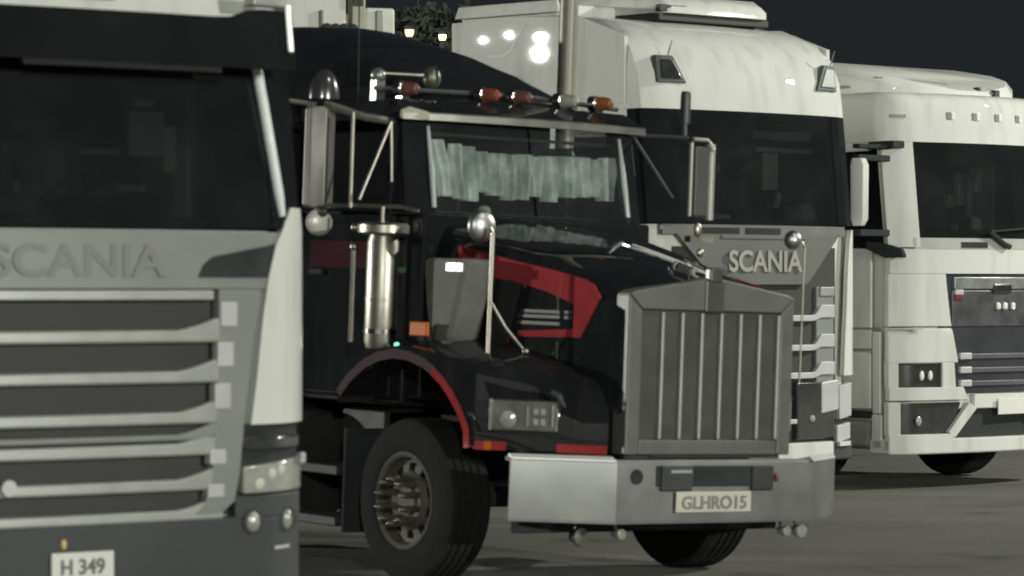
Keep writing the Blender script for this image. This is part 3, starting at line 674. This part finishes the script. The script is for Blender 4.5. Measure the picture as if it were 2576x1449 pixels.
# fairing front seam trim
pts = []
for y in (2.02, 2.2, 2.55, 3.0): pts.append((0.55 - .0 * y, y, capz(y) - .02))
obj('fairing_trim', MB().tube([(.25, 2.36, 2.955), (.30, 2.6, 3.05), (.35, 2.9, 3.15), (.36, 3.2, 3.25)], .02, 8), PLAST, tK)
# roof marker lamps
for x, m in [(-.86, MLENS), (-.23, REDL), (.025, MLENS), (.40, LENS), (.69, MAMB)]:
    y = 2.06; z = 2.90
    ml = obj('marker_lamp', MB().lathe([(.045, -.02), (.045, .03), (.036, .075), (.012, .095), (.001, .097)], (x, y, z + .03), (.55, -1, .0), 16), m, tK)
    obj('lamp_base', MB().lathe([(.05, -.07), (.052, -.02), (.047, -.015)], (x, y, z + .03), (.55, -1, .0), 16).box(x - .03, x + .03, y, y + .06, z - .05, z), CHROME, ml)
obj('roof_rail', MB().tube([(-1.0, 2.2, 2.93), (.1, 2.12, 2.945), (.95, 2.2, 2.91)], .016, 8), PLASTG, tK)
# air horn and round roof lamp
hn = MB().lathe([(.012, -.36), (.016, -.1), (.028, -.02), (.055, .03), (.072, .05), (.066, .052), (.03, .0)], (-.58, 2.22, 3.035), (1, -.35, 0), 22, caps=False)
obj('air_horn', hn, STEEL, tK)
obj('horn_bell', MB().ball((-.56, 2.20, 3.02), .062, .05, .075, 16, 10), mat('tarnished_brass', (.16, .18, .13), .4, metal=.7, var=.2, scale=9), tK)
obj('horn_mount', MB().box(-.92, -.85, 2.30, 2.36, 2.86, 2.99).ball((-.885, 2.33, 3.02), .05, .05, .05, 14, 8), mat('roof_lamp_shell', (.30, .33, .29), .3, metal=.6, var=.15), tK)
# whip antennas
obj('antenna', MB().tube([(-.95, 2.45, 2.85), (-.96, 2.47, 3.75)], .005, 5), BLACK, tK)
# exhaust stack
ex = obj('exhaust_stack', MB().tube([(1.1, 2.95, .95), (1.1, 2.95, 3.0), (1.1, 2.95, 4.3)], .064, 20), mat('stack_chrome', (.27, .255, .21), .45, metal=.4, var=.15, scale=4), tK)
obj('heat_shield', MB().lathe([(.09, 0), (.09, 1.5), (.07, 1.55)], (1.1, 2.95, 1.1), (0, 0, 1), 20), CHROME, ex)
obj('exhaust_clamp', MB().lathe([(.075, 0), (.08, .01), (.08, .06), (.075, .07)], (1.1, 2.95, 2.93), (0, 0, 1), 20).box(.9, 1.06, 2.9, 3.0, 2.85, 3.0), PLAST, ex)
# door mirrors
for sg in (-1, 1):
    if sg < 0:
        mx, my = -1.3, 2.33
        m_ = obj('mirror', MB().loft([[(mx + q[0] * s_, my + q[1] * s_, z) for q in [(-.105, .03), (-.09, -.02), (0, -.055), (.09, -.02), (.105, .03), (.09, .05), (-.09, .05)]] for z, s_ in [(2.165, .8), (2.18, 1), (2.78, 1), (2.80, .8)]]), mat('mirror_shell', (.25, .245, .23), .4, metal=.3, var=.12, scale=4), tK, .008)
        obj('mirror_glass', MB().box(mx - .085, mx + .085, my + .05, my + .056, 2.2, 2.76), MIRR, m_)
        obj('mirror_dome', MB().ball((mx + .01, my, 2.845), .105, .09, .19, 22, 12, z0=0.), mat('dome_black', (.09, .088, .09), .22, metal=.5, coat=1., var=.1), m_)
        obj('convex_mirror', MB().ball((mx, my - .01, 2.075), .098, .035, .085, 24, 14), mat('white_mirror_back', (.55, .53, .48), .35, metal=.15, var=.06), m_)
        obj('mirror_mount', MB().ball((mx + .0, my - .05, 2.14), .03).box(mx - .02, mx + .02, my - .03, my + .02, 2.13, 2.2), PLASTG, m_)
        # bracket
        arm = MB()
        arm.tube([(-1.3, 2.30, 2.82), (-1.12, 2.12, 2.74), (-.95, 2.05, 2.72)], .028, 8)
        arm.tube([(-1.55, 2.42, 2.83), (-1.35, 2.33, 2.81)], .016, 8)
        arm.tube([(-1.25, 2.055, 2.76), (-1.25, 2.05, 2.17)], .013, 8)
        arm.tube([(-1.05, 1.93, 2.71), (-1.25, 1.96, 2.22)], .012, 8)
        arm.tube([(-1.05, 1.93, 2.71), (-1.04, 1.92, 2.34)], .012, 8)
        arm.tube([(-1.32, 2.24, 2.18), (-1.2, 2.0, 2.185), (-1.05, 1.80, 2.185), (-.98, 1.70, 2.165)], .014, 8)
        arm.tube([(-1.18, 1.80, 2.18), (-1.18, 1.80, 2.02)], .012, 8)
        obj('mirror_bracket', arm, STEEL, m_)
    else:
        m_ = obj('mirror', MB().box(1.25, 1.36, 1.73, 1.80, 2.22, 2.68), mat('mirror_shell_dark', (.11, .115, .105), .45, metal=.2), tK, .012)
        fr_ = MB().tube([(1.235, 1.76, 2.22), (1.235, 1.76, 2.70), (1.25, 1.76, 2.725), (1.36, 1.75, 2.725), (1.385, 1.745, 2.70), (1.385, 1.745, 2.21)], .014, 8)
        fr_.tube([(1.385, 1.74, 2.70), (1.385, 1.74, 2.2)], .030, 10); obj('mirror_frame', fr_, mat('mirror_frame_pale', (.42, .40, .37), .4, metal=.3), m_)
        arm = MB().tube([(.97, 2.05, 2.74), (1.24, 1.80, 2.735)], .014, 8); arm.tube([(.97, 2.05, 2.735), (1.2, 1.9, 2.335)], .012, 8)
        obj('mirror_bracket', arm, PLASTG, m_)
        po = MB().lathe([(.035, .0), (.035, .18), (.03, .21)], (1.245, 1.85, 2.83), (0, 0, 1), 10).tube([(1.245, 1.85, 2.72), (1.245, 1.85, 2.84)], .018, 8)
        obj('mirror_dome', po, mat('dome_black_right', (.05, .055, .055), .35), m_)
        obj('convex_mirror', MB().ball((1.26, 1.70, 2.13), .03, .02, .05, 14, 8).box(1.2, 1.40, 1.70, 1.76, 2.05, 2.09).ball((1.22, 1.62, 1.98), .03, .02, .03, 10, 6), STEEL, m_)
        obj('mirror_lamp', MB().ball((1.375, 1.71, 2.665), .018), SILVL, m_)
# chassis and wheels
obj('chassis', MB().box(-.45, -.36, .4, 8.0, .55, .82).box(.36, .45, .4, 8.0, .55, .82).box(-.95, .95, 1.38, 1.5, .36, .5).box(-.4, .4, .5, 2.2, .5, 1.1), BLACK, tK, .01)
for sg in (-1, 1):
    obj('fuel_tank', MB().lathe([(.02, 0), (.31, .005), (.33, .03), (.33, 1.5), (.31, 1.53), (.02, 1.535)], (sg * .88, 2.75, .55), (0, 1, 0), 28), mat('tank_dark', (.10, .10, .10), .35, metal=.7), tK)
    st_ = MB().box(*sorted((sg * .75, sg * 1.15)), 2.25, 2.72, .18, .24).box(*sorted((sg * .75, sg * 1.15)), 2.25, 2.72, .5, .56).box(*sorted((sg * .75, sg * .8)), 2.25, 2.72, .18, .9)
    obj('step', st_, PLAST, tK, .01)
    obj('mudflap', MB().box(*sorted((sg * .75, sg * 1.15)), 2.16, 2.18, .15, .8), BLACK, tK)
w0 = make_wheel(tK, 0, 0, 0, .5, spikes=True); w0.location = (-1.19, 1.45, .40)
wR = copy_wheel(w0, tK, (1.19, 1.45, .45), (0, 0, math.pi))
for y in (5.9, 7.25):
    copy_wheel(w0, tK, (-1.22, y, .45)); copy_wheel(w0, tK, (1.22, y, .45), (0, 0, math.pi))

# ================================================================== white high-roof truck behind
tB = thing('truck', 'white high-roof truck parked behind the black one, grey lettered panel and white roof unit', 'truck', U(1925, 295), R(42))
B = Cab(tB, 2.295, 3.25, 4.1, bow=.05, rake=.10)
B.shell(low=.6, pillar=VISG)
roof(B, [(3.252, 0, 1.25, 2.25), (3.35, 0, 1.25, 2.25), (3.55, .03, 1.25, 2.25), (3.75, .12, 1.245, 2.25), (3.90, .28, 1.22, 2.25), (4.0, .5, 1.18, 2.25), (4.06, .8, 1.12, 2.25), (4.09, 1.2, 1.0, 2.2)], WHITE)
for sg in (-1, 1):
    def par(g, o):
        q = [(1.10 - g, 3.47 + g), (1.10 - g, 3.70 - g), (.93 + g * .6, 3.70 - g), (.80 + g * 1.6, 3.47 + g)]
        return [(sg * x_, B.S(x_, z_) + max(0, z_ - 3.52) * .16 - o, z_) for x_, z_ in q]
    rl = obj('roof_lamp_frame', MB().slab(par(0, .012), (0, .06, 0)), mat('lamp_surround', (.10, .115, .11), .4), tB, .01)
    obj('roof_lamp', MB().slab(par(.035, .022), (0, .02, 0)), mat('roof_lamp_lens', (.62, .64, .60), .3, coat=1.) if sg > 0 else LENSD, rl, .008)
    # side fairing behind the cab, with a raised upper band
    s_ = MB(); x = sg * 1.262
    s_.slab([(x, .42, 3.30), (x, 2.62, 3.30), (x, 2.62, 4.09), (x, 1.9, 4.10), (x, 1.0, 4.06), (x, .42, 3.86)], (-sg * .04, 0, 0))
    s_.slab([(x, 1.4, .95), (x, 2.62, .95), (x, 2.62, 3.30), (x, 1.4, 3.30)], (-sg * .03, 0, 0))
    obj('side_fairing', s_, WHITE, tB, smooth=0)
    q = MB().slab([(x * .995, 1.25, 4.115), (x * .995, 2.60, 4.125), (x * .97, 2.58, 4.235), (x * .97, 1.30, 4.225)], (-sg * .04, 0, 0)); obj('roof_edge_panel', q, WHITE, tB, .015)
    for ya, za, yb, zb_ in [(1.63, 4.04, 1.84, 3.80), (1.84, 3.80, 1.92, 3.765), (1.92, 3.765, 2.12, 3.765)]:
        obj('fairing_seam', MB().slab([(x + sg * .003, ya, za), (x + sg * .003, yb, zb_), (x + sg * .003, yb + .014, zb_ + .014), (x + sg * .003, ya + .014, za + .014)], (-sg * .006, 0, 0)), GREYP, tB)
    obj('roof_seam', MB().tube([(sg * .0 + sg * 1.0, B.S(1.0, 3.4) - .002, 3.70), (sg * 1.0, .12, 3.82)], .006, 6), GREYP, tB)
obj('roof_deck', MB().box(-1.2, 1.2, 1.3, 2.58, 4.08, 4.2), WHITE, tB, .04)
# unit on the roof
ru = MB(); rings = []
for y, w, h in [(.62, .58, .02), (.66, .64, .10), (.8, .68, .17), (1.2, .70, .20), (1.7, .70, .20), (1.85, .66, .12)]:
    rings.append([(-w, y, 4.10), (w, y, 4.10), (w, y, 4.10 + h * .6), (w - .06, y, 4.10 + h), (-w + .06, y, 4.10 + h), (-w, y, 4.10 + h * .6)])
ru.loft(rings); o_ = obj('roof_unit', ru, WHITE, tB, smooth=50); o_.location = (.17, .1, .02)
obj('roof_unit_base', MB().box(-.52, .84, .76, 1.9, 4.055, 4.115), PLAST, tB, .01)
obj('roof_unit_vent', MB().box(-.53, -.20, .74, .80, 4.13, 4.19), PLAST, tB, .01)
# grey V shaped panel with the letters
def vz0(x): return 1.78 + max(0, (abs(x) - .55)) * .95
B.part('front_panel', GREYB, -1.0, 1.0, vz0, lambda x: 2.20, .0, .05, nx=30, nz=3)
B.part('wiper_panel', mat('wiper_panel_grey', (.17, .175, .165), .5), -1.12, 1.12, 2.20, 2.285, -.015, .05, nx=16)
B.part('panel_ledge', GREYB, -.52, .52, 2.165, 2.195, .012, .04, nx=10, bevel=.005)
for x0, x1 in ((-.75, -.3), (-.22, .2)): B.part('wiper_slot', BLACK, x0, x1, 2.21, 2.26, -.005, .03, nx=4)
text('lettering', 'SCANIA', .245, mat('badge_light', (.46, .46, .41), .35, metal=.2, var=.06), tB, (0, -.010, 1.895), width=.90, bold=.006)
B.part('grille_backing', PLAST, -1.0, 1.0, .40, 2.1, -.05, .04, nx=14)
for z, h in [(1.515, .052), (1.26, .052), (1.02, .052), (.62, .04)]:
    def lo(x, z=z, h=h): return z - h + .03 * min(1, max(0, (abs(x) - .64) / .1))
    def hi(x, z=z, h=h): return z + .09 * min(1, max(0, (abs(x) - .64) / .1)) ** 1.5
    B.part('grille_bar', SILVL, -.93, .93, lo, hi, .004, .05, nx=40, bevel=.006)
for sg in (-1, 1):
    obj('grille_frame', B.strip(MB(), *sorted((sg * .70, sg * .94)), .92, 1.76, -.02, .06, 4), GREYP, tB, .006)
    obj('grille_lamp', B.strip(MB(), *sorted((sg * .74, sg * .93)), 1.68, 1.76, .0, .04, 4), SILV, tB, .008)
    rings = []
    for z, xi in [(.985, 1.06), (1.3, 1.085), (1.6, 1.115), (1.9, 1.14), (2.1, 1.17), (2.21, 1.195), (2.26, 1.225)]:
        xs_ = [xi + (1.262 - xi) * i / 5 for i in range(6)]
        rings.append([(sg * x, B.S(x, z) - .014, z) for x in xs_] + [(sg * 1.275, B.S(1.25, z) + .02, z), (sg * 1.275, .5, z), (sg * 1.235, .5, z)] + [(sg * x, B.S(x, z) + .035, z) for x in reversed(xs_)])
    obj('corner_panel', MB().loft(rings), WHITE, tB, smooth=50)
    hl = B.part('headlight', LENSD, *sorted((sg * .40, sg * .93)), .44, .94, .01, .06, nx=6, bevel=.02)
    obj('headlight_reflector', MB().ball((sg * .60, B.S(.6, .6) - .015, .62), .035, .015, .03), LENS, hl)
    for z0_, z1_, xa, xb in [(.66, .93, .73, .97), (.60, .90, .985, 1.22), (.40, .55, .95, 1.19)]:
        obj('headlight_step', B.strip(MB(), *sorted((sg * xa, sg * xb)), lambda x: z0_ + (abs(x) - xa) * .12, lambda x: z1_ + (abs(x) - xa) * .10, .02, .06, 4), SILVL, hl, .012)
    obj('headlight_lip', B.strip(MB(), *sorted((sg * .95, sg * 1.14)), .37, .41, .05, .06, 3), WHITE, hl, .006)
B.part('bumper', WHITE, -.86, .86, .25, .42, .06, .25, nx=16, bevel=.02)
B.part('bumper_side', PLASTG, .86, 1.24, .25, .42, .02, .2, nx=6, bevel=.02); B.part('bumper_side', PLASTG, -1.24, -.86, .25, .42, .02, .2, nx=6, bevel=.02)
# things seen through the windscreen
SHELF = mat('pale_green_board', (.40, .46, .42), .8, var=.2)
obj('interior_shelf', MB().box(.30, 1.02, .42, .46, 3.04, 3.12), SHELF, tB, .01)
obj('interior_shelf', MB().box(.30, 1.02, .40, .44, 2.93, 2.975), SHELF, tB, .01)
obj('interior_board', MB().box(.36, .56, .38, .41, 2.60, 2.925), SHELF, tB, .01)
obj('dash_item', MB().ball((.86, .36, 2.40), .13, .08, .10), SHELF, tB)
obj('dash_item', MB().box(-.55, -.1, .3, .4, 2.33, 2.38), SHELF, tB, .02)
obj('dash_item', MB().box(.50, .56, .34, .4, 2.50, 2.58), SHELF, tB, .01)
obj('dash_item', MB().box(-.22, -.18, .36, .4, 2.74, 2.82), SHELF, tB, .01)
obj('dash_item', MB().box(.70, .95, .3, .5, 2.33, 2.47), CREAM, tB, .06)
obj('dash_item', MB().box(.42, .50, .3, .36, 2.44, 2.50), CREAM, tB, .01)
B.chassis()

# ================================================================== white truck at the right edge
tM = thing('truck', 'white low-roof truck at the right edge with black grille and dark headlights', 'truck', U(2520, 276), R(42))
M = Cab(tM, 2.115, 3.06, 3.5, bow=.10, rake=.10, corner=.16, flat=.9)
M.shell(low=.34, pillar=WHITE, ps=-.04)
roof(M, [(3.062, 0, 1.25, 2.25), (3.2, 0, 1.25, 2.25), (3.40, .01, 1.25, 2.25), (3.47, .04, 1.235, 2.25), (3.51, .12, 1.2, 2.2)], WHITE)
sp = MB(); rings = []
for y, w, z in [(.35, .3, 3.56), (.5, .75, 3.63), (.7, 1.0, 3.70), (1.0, 1.15, 3.77), (1.5, 1.2, 3.85), (2.25, 1.22, 3.92)]:
    rings.append([(-w, y, 3.48), (-w, y, z - .08), (-w + .1, y, z), (w - .1, y, z), (w, y, z - .08), (w, y, 3.48)])
sp.loft(rings); spo = obj('roof_spoiler', sp, WHITE, tM, smooth=40)
obj('spoiler_seam', MB().tube([(-.95, .70, 3.66), (-.6, .545, 3.64), (-.25, .46, 3.615)], .012, 6).tube([(-1.16, .95, 3.58), (-.7, .55, 3.56), (.3, .36, 3.55)], .014, 6), GREYP, spo)
obj('spoiler_strut', MB().box(.1, .14, .36, .42, 3.5, 3.6).box(.3, .37, .33, .4, 3.5, 3.58), PLAST, spo, .005)
for x in (-.54, -.225, .08, .39): 
    k = M.part('roof_marker', GREYP, x - .05, x + .0, 3.27, 3.34, .004, .03, nx=2, bevel=.006)
    M.part('marker_lens', mat('marker_glass', (.9, .9, .86), .2), x + .002, x + .045, 3.27, 3.34, .008, .03, nx=2, bevel=.008, parent=k)
M.part('roof_recess', GREYP, -1.18, -1.05, 3.275, 3.305, .003, .02, nx=3)
M.part('front_panel', WHITE, -1.24, 1.24, 1.88, 2.10, .0, .06, nx=30, nz=2)
M.part('wiper_panel', mat('wiper_panel_pale', (.42, .43, .40), .5), -1.05, 1.05, 2.10, 2.20, .004, .04, nx=14)
M.part('wiper_slot', BLACK, -.52, -.2, 2.115, 2.165, .012, .02, nx=4)
obj('wiper', MB().tube([(-.2, M.S(0, 2.2) - .03, 2.26), (.0, M.S(0, 2.15) - .03, 2.15), (.08, M.S(0, 2.12) - .03, 2.125)], .026, 8).tube([(-.2, M.S(0, 2.22) - .03, 2.26), (.7, M.S(.5, 2.3) - .03, 2.32)], .01, 6), BLACK, tM)
for sg in (-1, 1):
    o1 = lambda x, z=0: 0
    # white front corner beside the grille
    def inner(z):  # half width of the grille opening
        P_ = [(.3, .34), (.62, .38), (.85, .50), (1.3, .60), (1.45, .645), (1.85, .70), (1.9, .70)]
        for (a, xa), (c, xc) in zip(P_, P_[1:]):
            if z <= c: return xa + (xc - xa) * (z - a) / (c - a)
        return .7
    def block(zs, xo=1.25, off=.0, th=.06, xi=None):
        rr_ = []
        for z in zs:
            a = (xi or inner)(z); xs_ = [a + (xo - a) * i / 8 for i in range(9)]
            rr_.append([(sg * x, M.S(x, z) - off, z) for x in xs_] + [(sg * x, M.S(x, z) - off + th, z) for x in reversed(xs_)])
        return MB().loft(rr_)
    obj('corner_panel', block([1.405, 1.44, 1.55, 1.7, 1.8, 1.878]), WHITE, tM, .008)
    lc = obj('headlight_panel', block([1.075, 1.2, 1.33, 1.375, 1.39]), WHITE, tM, .03)
    obj('headlight_panel', block([.74, .80, .86], off=.012), WHITE, tM, .01)
    obj('headlight_panel', block([.855, 1.08], xi=lambda z: .60 - .08 * (1.08 - z), xo=.74), WHITE, tM, .01)
    obj('headlight_panel', block([.855, 1.08], xi=lambda z: 1.18, xo=1.25), WHITE, tM, .01)
    h = obj('headlight', block([.862, .9, 1.05, 1.068], xi=lambda z: .735, xo=1.185, off=-.025, th=.03), LENSD, tM, .01)
    for xx in (.96, .86): obj('headlight_bulb', MB().ball((sg * xx, M.S(xx, .97) + .018, .965), .028, .016, .045), mat('headlight_lens', (.85, .86, .80), .2), h)
    fg = obj('fog_lamp', block([.44, .5, .65, .72], xi=lambda z: .62 - (.0 if z < .5 else (z - .44) * .45), xo=1.17, off=-.03, th=.03), LENSD, tM, .01)
    obj('fog_lamp_bulb', MB().ball((sg * 1.0, M.S(1.0, .56) + .012, .56), .038, .016, .045), LENS, fg)
    obj('fog_lamp_surround', block([.295, .40, .44], xi=lambda z: .62, off=.01), WHITE, tM, .01)
    obj('fog_lamp_surround', block([.43, .73], xi=lambda z: 1.165), WHITE, tM, .01)
    fv = MB().slab([(sg * .60, M.S(.63, .42) - .01, .40), (sg * .68, M.S(.66, .48) - .01, .455), (sg * .43, M.S(.42, .7) - .01, .72), (sg * .34, M.S(.33, .7) - .01, .66)], (0, .05, 0)); obj('fog_lamp_trim', fv, WHITE, tM, .008)
    # side of the cab: step box and door seams
    x = sg * 1.25
    obj('side_skirt', MB().box(*sorted((x, x - sg * .03)), .36, .46, .62, 1.36), WHITE, tM, .012)
    obj('side_skirt', MB().box(*sorted((x, x - sg * .03)), .475, 1.15, .66, 1.17), WHITE, tM, .02)
    obj('step', MB().box(*sorted((x - sg * .02, x - sg * .25)), .5, 1.1, .58, .645), BLACK, tM, .01)
    obj('step_box', MB().box(*sorted((x - sg * .01, x - sg * .2)), .5, 1.1, .30, .57), mat('step_grey', (.30, .30, .26), .5, var=.2), tM, .06)
    obj('corner_fairing', MB().box(*sorted((x, x - sg * .04)), .345, .47, .31, .615), WHITE, tM, .012)
    obj('seam_gap', MB().box(*sorted((x + sg * .001, x - sg * .02)), .36, 1.2, 1.375, 1.395), GREYP, tM)
    h_ = mirror_euro(tM, sg, 1.62, .30, 2.30, 2.90, WHITE, w=.08, dep=.16)
    obj('pillar_foot', MB().slab([(sg * 1.275, .06, 2.02), (sg * 1.275, .30, 2.02), (sg * 1.275, .52, 2.10), (sg * 1.275, .52, 2.17), (sg * 1.275, .30, 2.15), (sg * 1.275, .10, 2.10)], (-sg * .06, 0, 0)), BLACK, tM, .02)
    obj('pillar_cap', MB().box(*sorted((sg * 1.1, sg * 1.256)), .2, .5, 3.0, 3.065), BLACK, tM, .01)
# grille
M.part('grille_backing', mat('grille_black', (.045, .047, .055), .35, coat=.4, var=.2), -.74, .74, .80, 1.88, -.02, .04, nx=16, nz=4)
M.part('grille_header', mat('grille_header_chrome', (.36, .37, .37), .3, metal=.5, var=.35, scale=6), -.60, .60, 1.74, 1.85, .0, .04, nx=14, bevel=.01)
M.part('grille_header', mat('grille_grey', (.12, .12, .13), .35, metal=.4, var=.35, scale=5), -.62, .62, 1.40, 1.73, -.008, .04, nx=14, bevel=.01)
M.part('grille_badge', SILVL, -.60, -.50, 1.69, 1.735, .01, .03, nx=3, bevel=.006)
M.part('grille_badge', mat('red_badge', (.22, .03, .05), .4), -.60, -.50, 1.645, 1.688, .006, .03, nx=3, bevel=.004)
M.part('grille_emblem', LENSD, -.12, .14, 1.70, 1.79, .015, .04, nx=6, bevel=.02)
for x in (-.05, .045, .16): M.part('grille_badge', mat('bright_badge', (.9, .9, .9), .25, metal=.1), x - .03, x + .03, 1.55, 1.62, .02, .04, nx=3, bevel=.02)
for z in (1.11, .985, .865):
    M.part('grille_bar', mat('grille_bar_grey', (.14, .14, .15), .4, metal=.3, var=.15), -.42, .42, z, z + .045, .0, .05, nx=12, bevel=.006)
    for sg in (-1, 1): M.part('grille_bar_end', SILVL, *sorted((sg * .40, sg * .54)), z - .005, z + .055, .012, .05, nx=4, bevel=.01)
M.part('plate_holder', WHITE, -.36, .36, .66, .79, .0, .05, nx=10, bevel=.01)
pm = M.part('licence_plate', PLATE, -.08, .44, .60, .745, .03, .012, nx=3, bevel=.004)
M.part('lower_intake', mat('intake_black', (.02, .026, .024), .6), -.66, .66, .40, .66, -.05, .04, nx=10)
M.part('bumper', WHITE, -1.25, 1.25, .26, .40, .012, .25, nx=30, bevel=.02)
obj('dash_item', MB().ball((-.15, .45, 2.3), .05, .05, .05).ball((.1, .45, 2.38), .045), CREAM, tM)
for x_, z_, w_, h_ in [(.02, 2.66, .05, .30), (.16, 2.60, .03, .42), (.26, 2.75, .06, .22), (-.12, 2.55, .05, .12), (-.75, 2.62, .03, .14)]:
    obj('curtain', MB().loft([[(x_ + w_ * (q - 2) / 2, .52 + .02 * math.cos(q * 2.2), z_ + h_ * k) for q in range(5)] for k in (-.5, 0, .5)], closed=False), SHELF, tM)
obj('dash_item', MB().box(.05, .2, .4, .45, 2.28, 2.4), SHELF, tM, .02)
M.chassis()

# ================================================================== box trailer behind the black cab
tC = thing('box_trailer', 'white box trailer showing its top above the black cab, beige post beside it', 'trailer', ((760 - 1288) / 262., 8500 / 262., .05), R(18))
obj('trailer_body', MB().box(-2.0, .44, 0, 9.0, 1.1, 4.62), WHITE, tC, .02)
obj('corner_post', MB().box(.49, .63, -.02, .14, 1.1, 4.7), BEIGE, tC, .015)
obj('post_cap', MB().box(.50, .60, -.04, -.02, 4.47, 4.56), PLAST, tC, .005)
obj('side_box', MB().box(.66, .96, .1, 4.5, 1.1, 4.47), WHITE, tC, .03)
obj('side_box_band', MB().box(.76, .83, .07, .1, 3.9, 4.44), GREYP, tC, .01)
obj('door_rod', MB().tube([(.19, -.02, 1.2), (.19, -.02, 4.42)], .02, 8), GREYP, tC)
for i in range(4):
    k = MB().lathe([(.035, 0), (.055, .01), (.055, .05), (.035, .06)], (.23 + i * .085, -.02, 4.24), (0, -1, 0), 16, caps=True); k.box(.20 + i * .085, .26 + i * .085, -.05, 0, 4.05, 4.2); obj('hose_coil', k, BLACK, tC)
obj('trailer_beam', MB().box(-1.6, .4, .1, 8.8, .85, 1.1), BLACK, tC)
w0c = make_wheel(tC, 0, 0, 0, .5); w0c.location = (-1.95, 6.2, .45)
for x, y, r_ in [(-1.95, 7.5, 0), (.40, 6.2, math.pi), (.40, 7.5, math.pi)]: copy_wheel(w0c, tC, (x, y, .45), (0, 0, r_))
obj('landing_leg', MB().box(-1.5, -1.38, 1.5, 1.62, -.05, 1.1).box(-.1, .02, 1.5, 1.62, -.05, 1.1), BLACK, tC)

# ================================================================== far lamps and tree
def at(px, py, Y): return ((px - 1288) / 8500 * Y, Y, 1.8 - (py - 724.5) / 8500 * Y)
def street_lamp(px, py, Y, m, label, rad):
    p = at(px, py, Y); t = thing('street_lamp', label, 'street lamp', (p[0], p[1], 0))
    obj('post', MB().tube([(0, 0, 0), (0, 0, p[2] - .02)], .05, 8), PLASTG, t)
    hd = obj('lamp_head', MB().lathe([(.02, .12), (rad * 1.2, .06), (rad * 1.3, .0)], (0, 0, p[2]), (0, 0, 1), 14), PLASTG, t)
    obj('lamp_glass', MB().ball((0, 0, p[2] - .03), rad, rad, rad * 1.5, 14, 8), m, hd)
street_lamp(1113, 87, 62, LAMPW, 'lit warm yellow street lamp above the black roof fairing', .07)
street_lamp(1030, 74, 62, LAMPP, 'dim pink street lamp left of the yellow one', .09)
def tree(px, py, Y, r, label):
    p = at(px, py, Y); t = thing('tree', label, 'tree', (p[0], p[1], 0)); h = p[2]
    tr = MB().tube([(0, 0, 0), (.05, 0, h * .4), (0, .05, h * .75), (.05, 0, h)], [.16, .13, .1, .04], 9)
    for k in range(7):
        a = k * 2.4; tr.tube([(0, 0, h * (.55 + .05 * k)), (math.cos(a) * r * .4, math.sin(a) * r * .4, h * (.62 + .05 * k)), (math.cos(a) * r * .75, math.sin(a) * r * .75, h * (.68 + .05 * k))], [.06, .04, .015], 6)
    obj('trunk', tr, BARK, t)
    cr = MB(); random.seed(11)
    cl = [(random.gauss(0, .45) * r, random.gauss(0, .45) * r, h + random.gauss(-.15, .38) * r) for _ in range(42)]
    for i in range(5200):
        c = random.choice(cl); q = Vector((c[0] + random.gauss(0, .17) * r, c[1] + random.gauss(0, .17) * r, c[2] + random.gauss(0, .15) * r))
        u = Vector((random.gauss(0, 1), random.gauss(0, 1), random.gauss(0, 1))).normalized(); w = u.orthogonal().normalized(); s_ = random.uniform(.07, .15)
        cr.add([q + u * s_, q + w * s_ * .5, q - u * s_, q - w * s_ * .5], [(0, 1, 2, 3)])
    obj('crown', cr, LEAF, t, smooth=0)
tree(1085, 135, 68, 1.05, 'small tree crown lit grey green between the trailer and the high-roof truck')

# ------------------------------------------------------------------ left lamp bank: placed where its gleams in the white side panel come from
bpy.context.view_layer.update()
mw = tB.matrix_world
nrm = (mw.to_3x3() @ Vector((-1, 0, 0))).normalized(); p0 = mw @ Vector((-1.262, 1.5, 3.7)); eye = Vector((0, 0, 1.8))
for (px, py), dist, watt, rad in LEFT_BANK:
    d = Vector(((px - 1288) / 8500, 1, -(py - 724.5) / 8500)); k = (p0 - eye).dot(nrm) / d.dot(nrm); hit = eye + d * k
    r_ = (d - 2 * d.dot(nrm) * nrm).normalized(); L = hit + r_ * dist
    lamp('offscreen_light', L, watt, (1.0, .99, .92), rad)
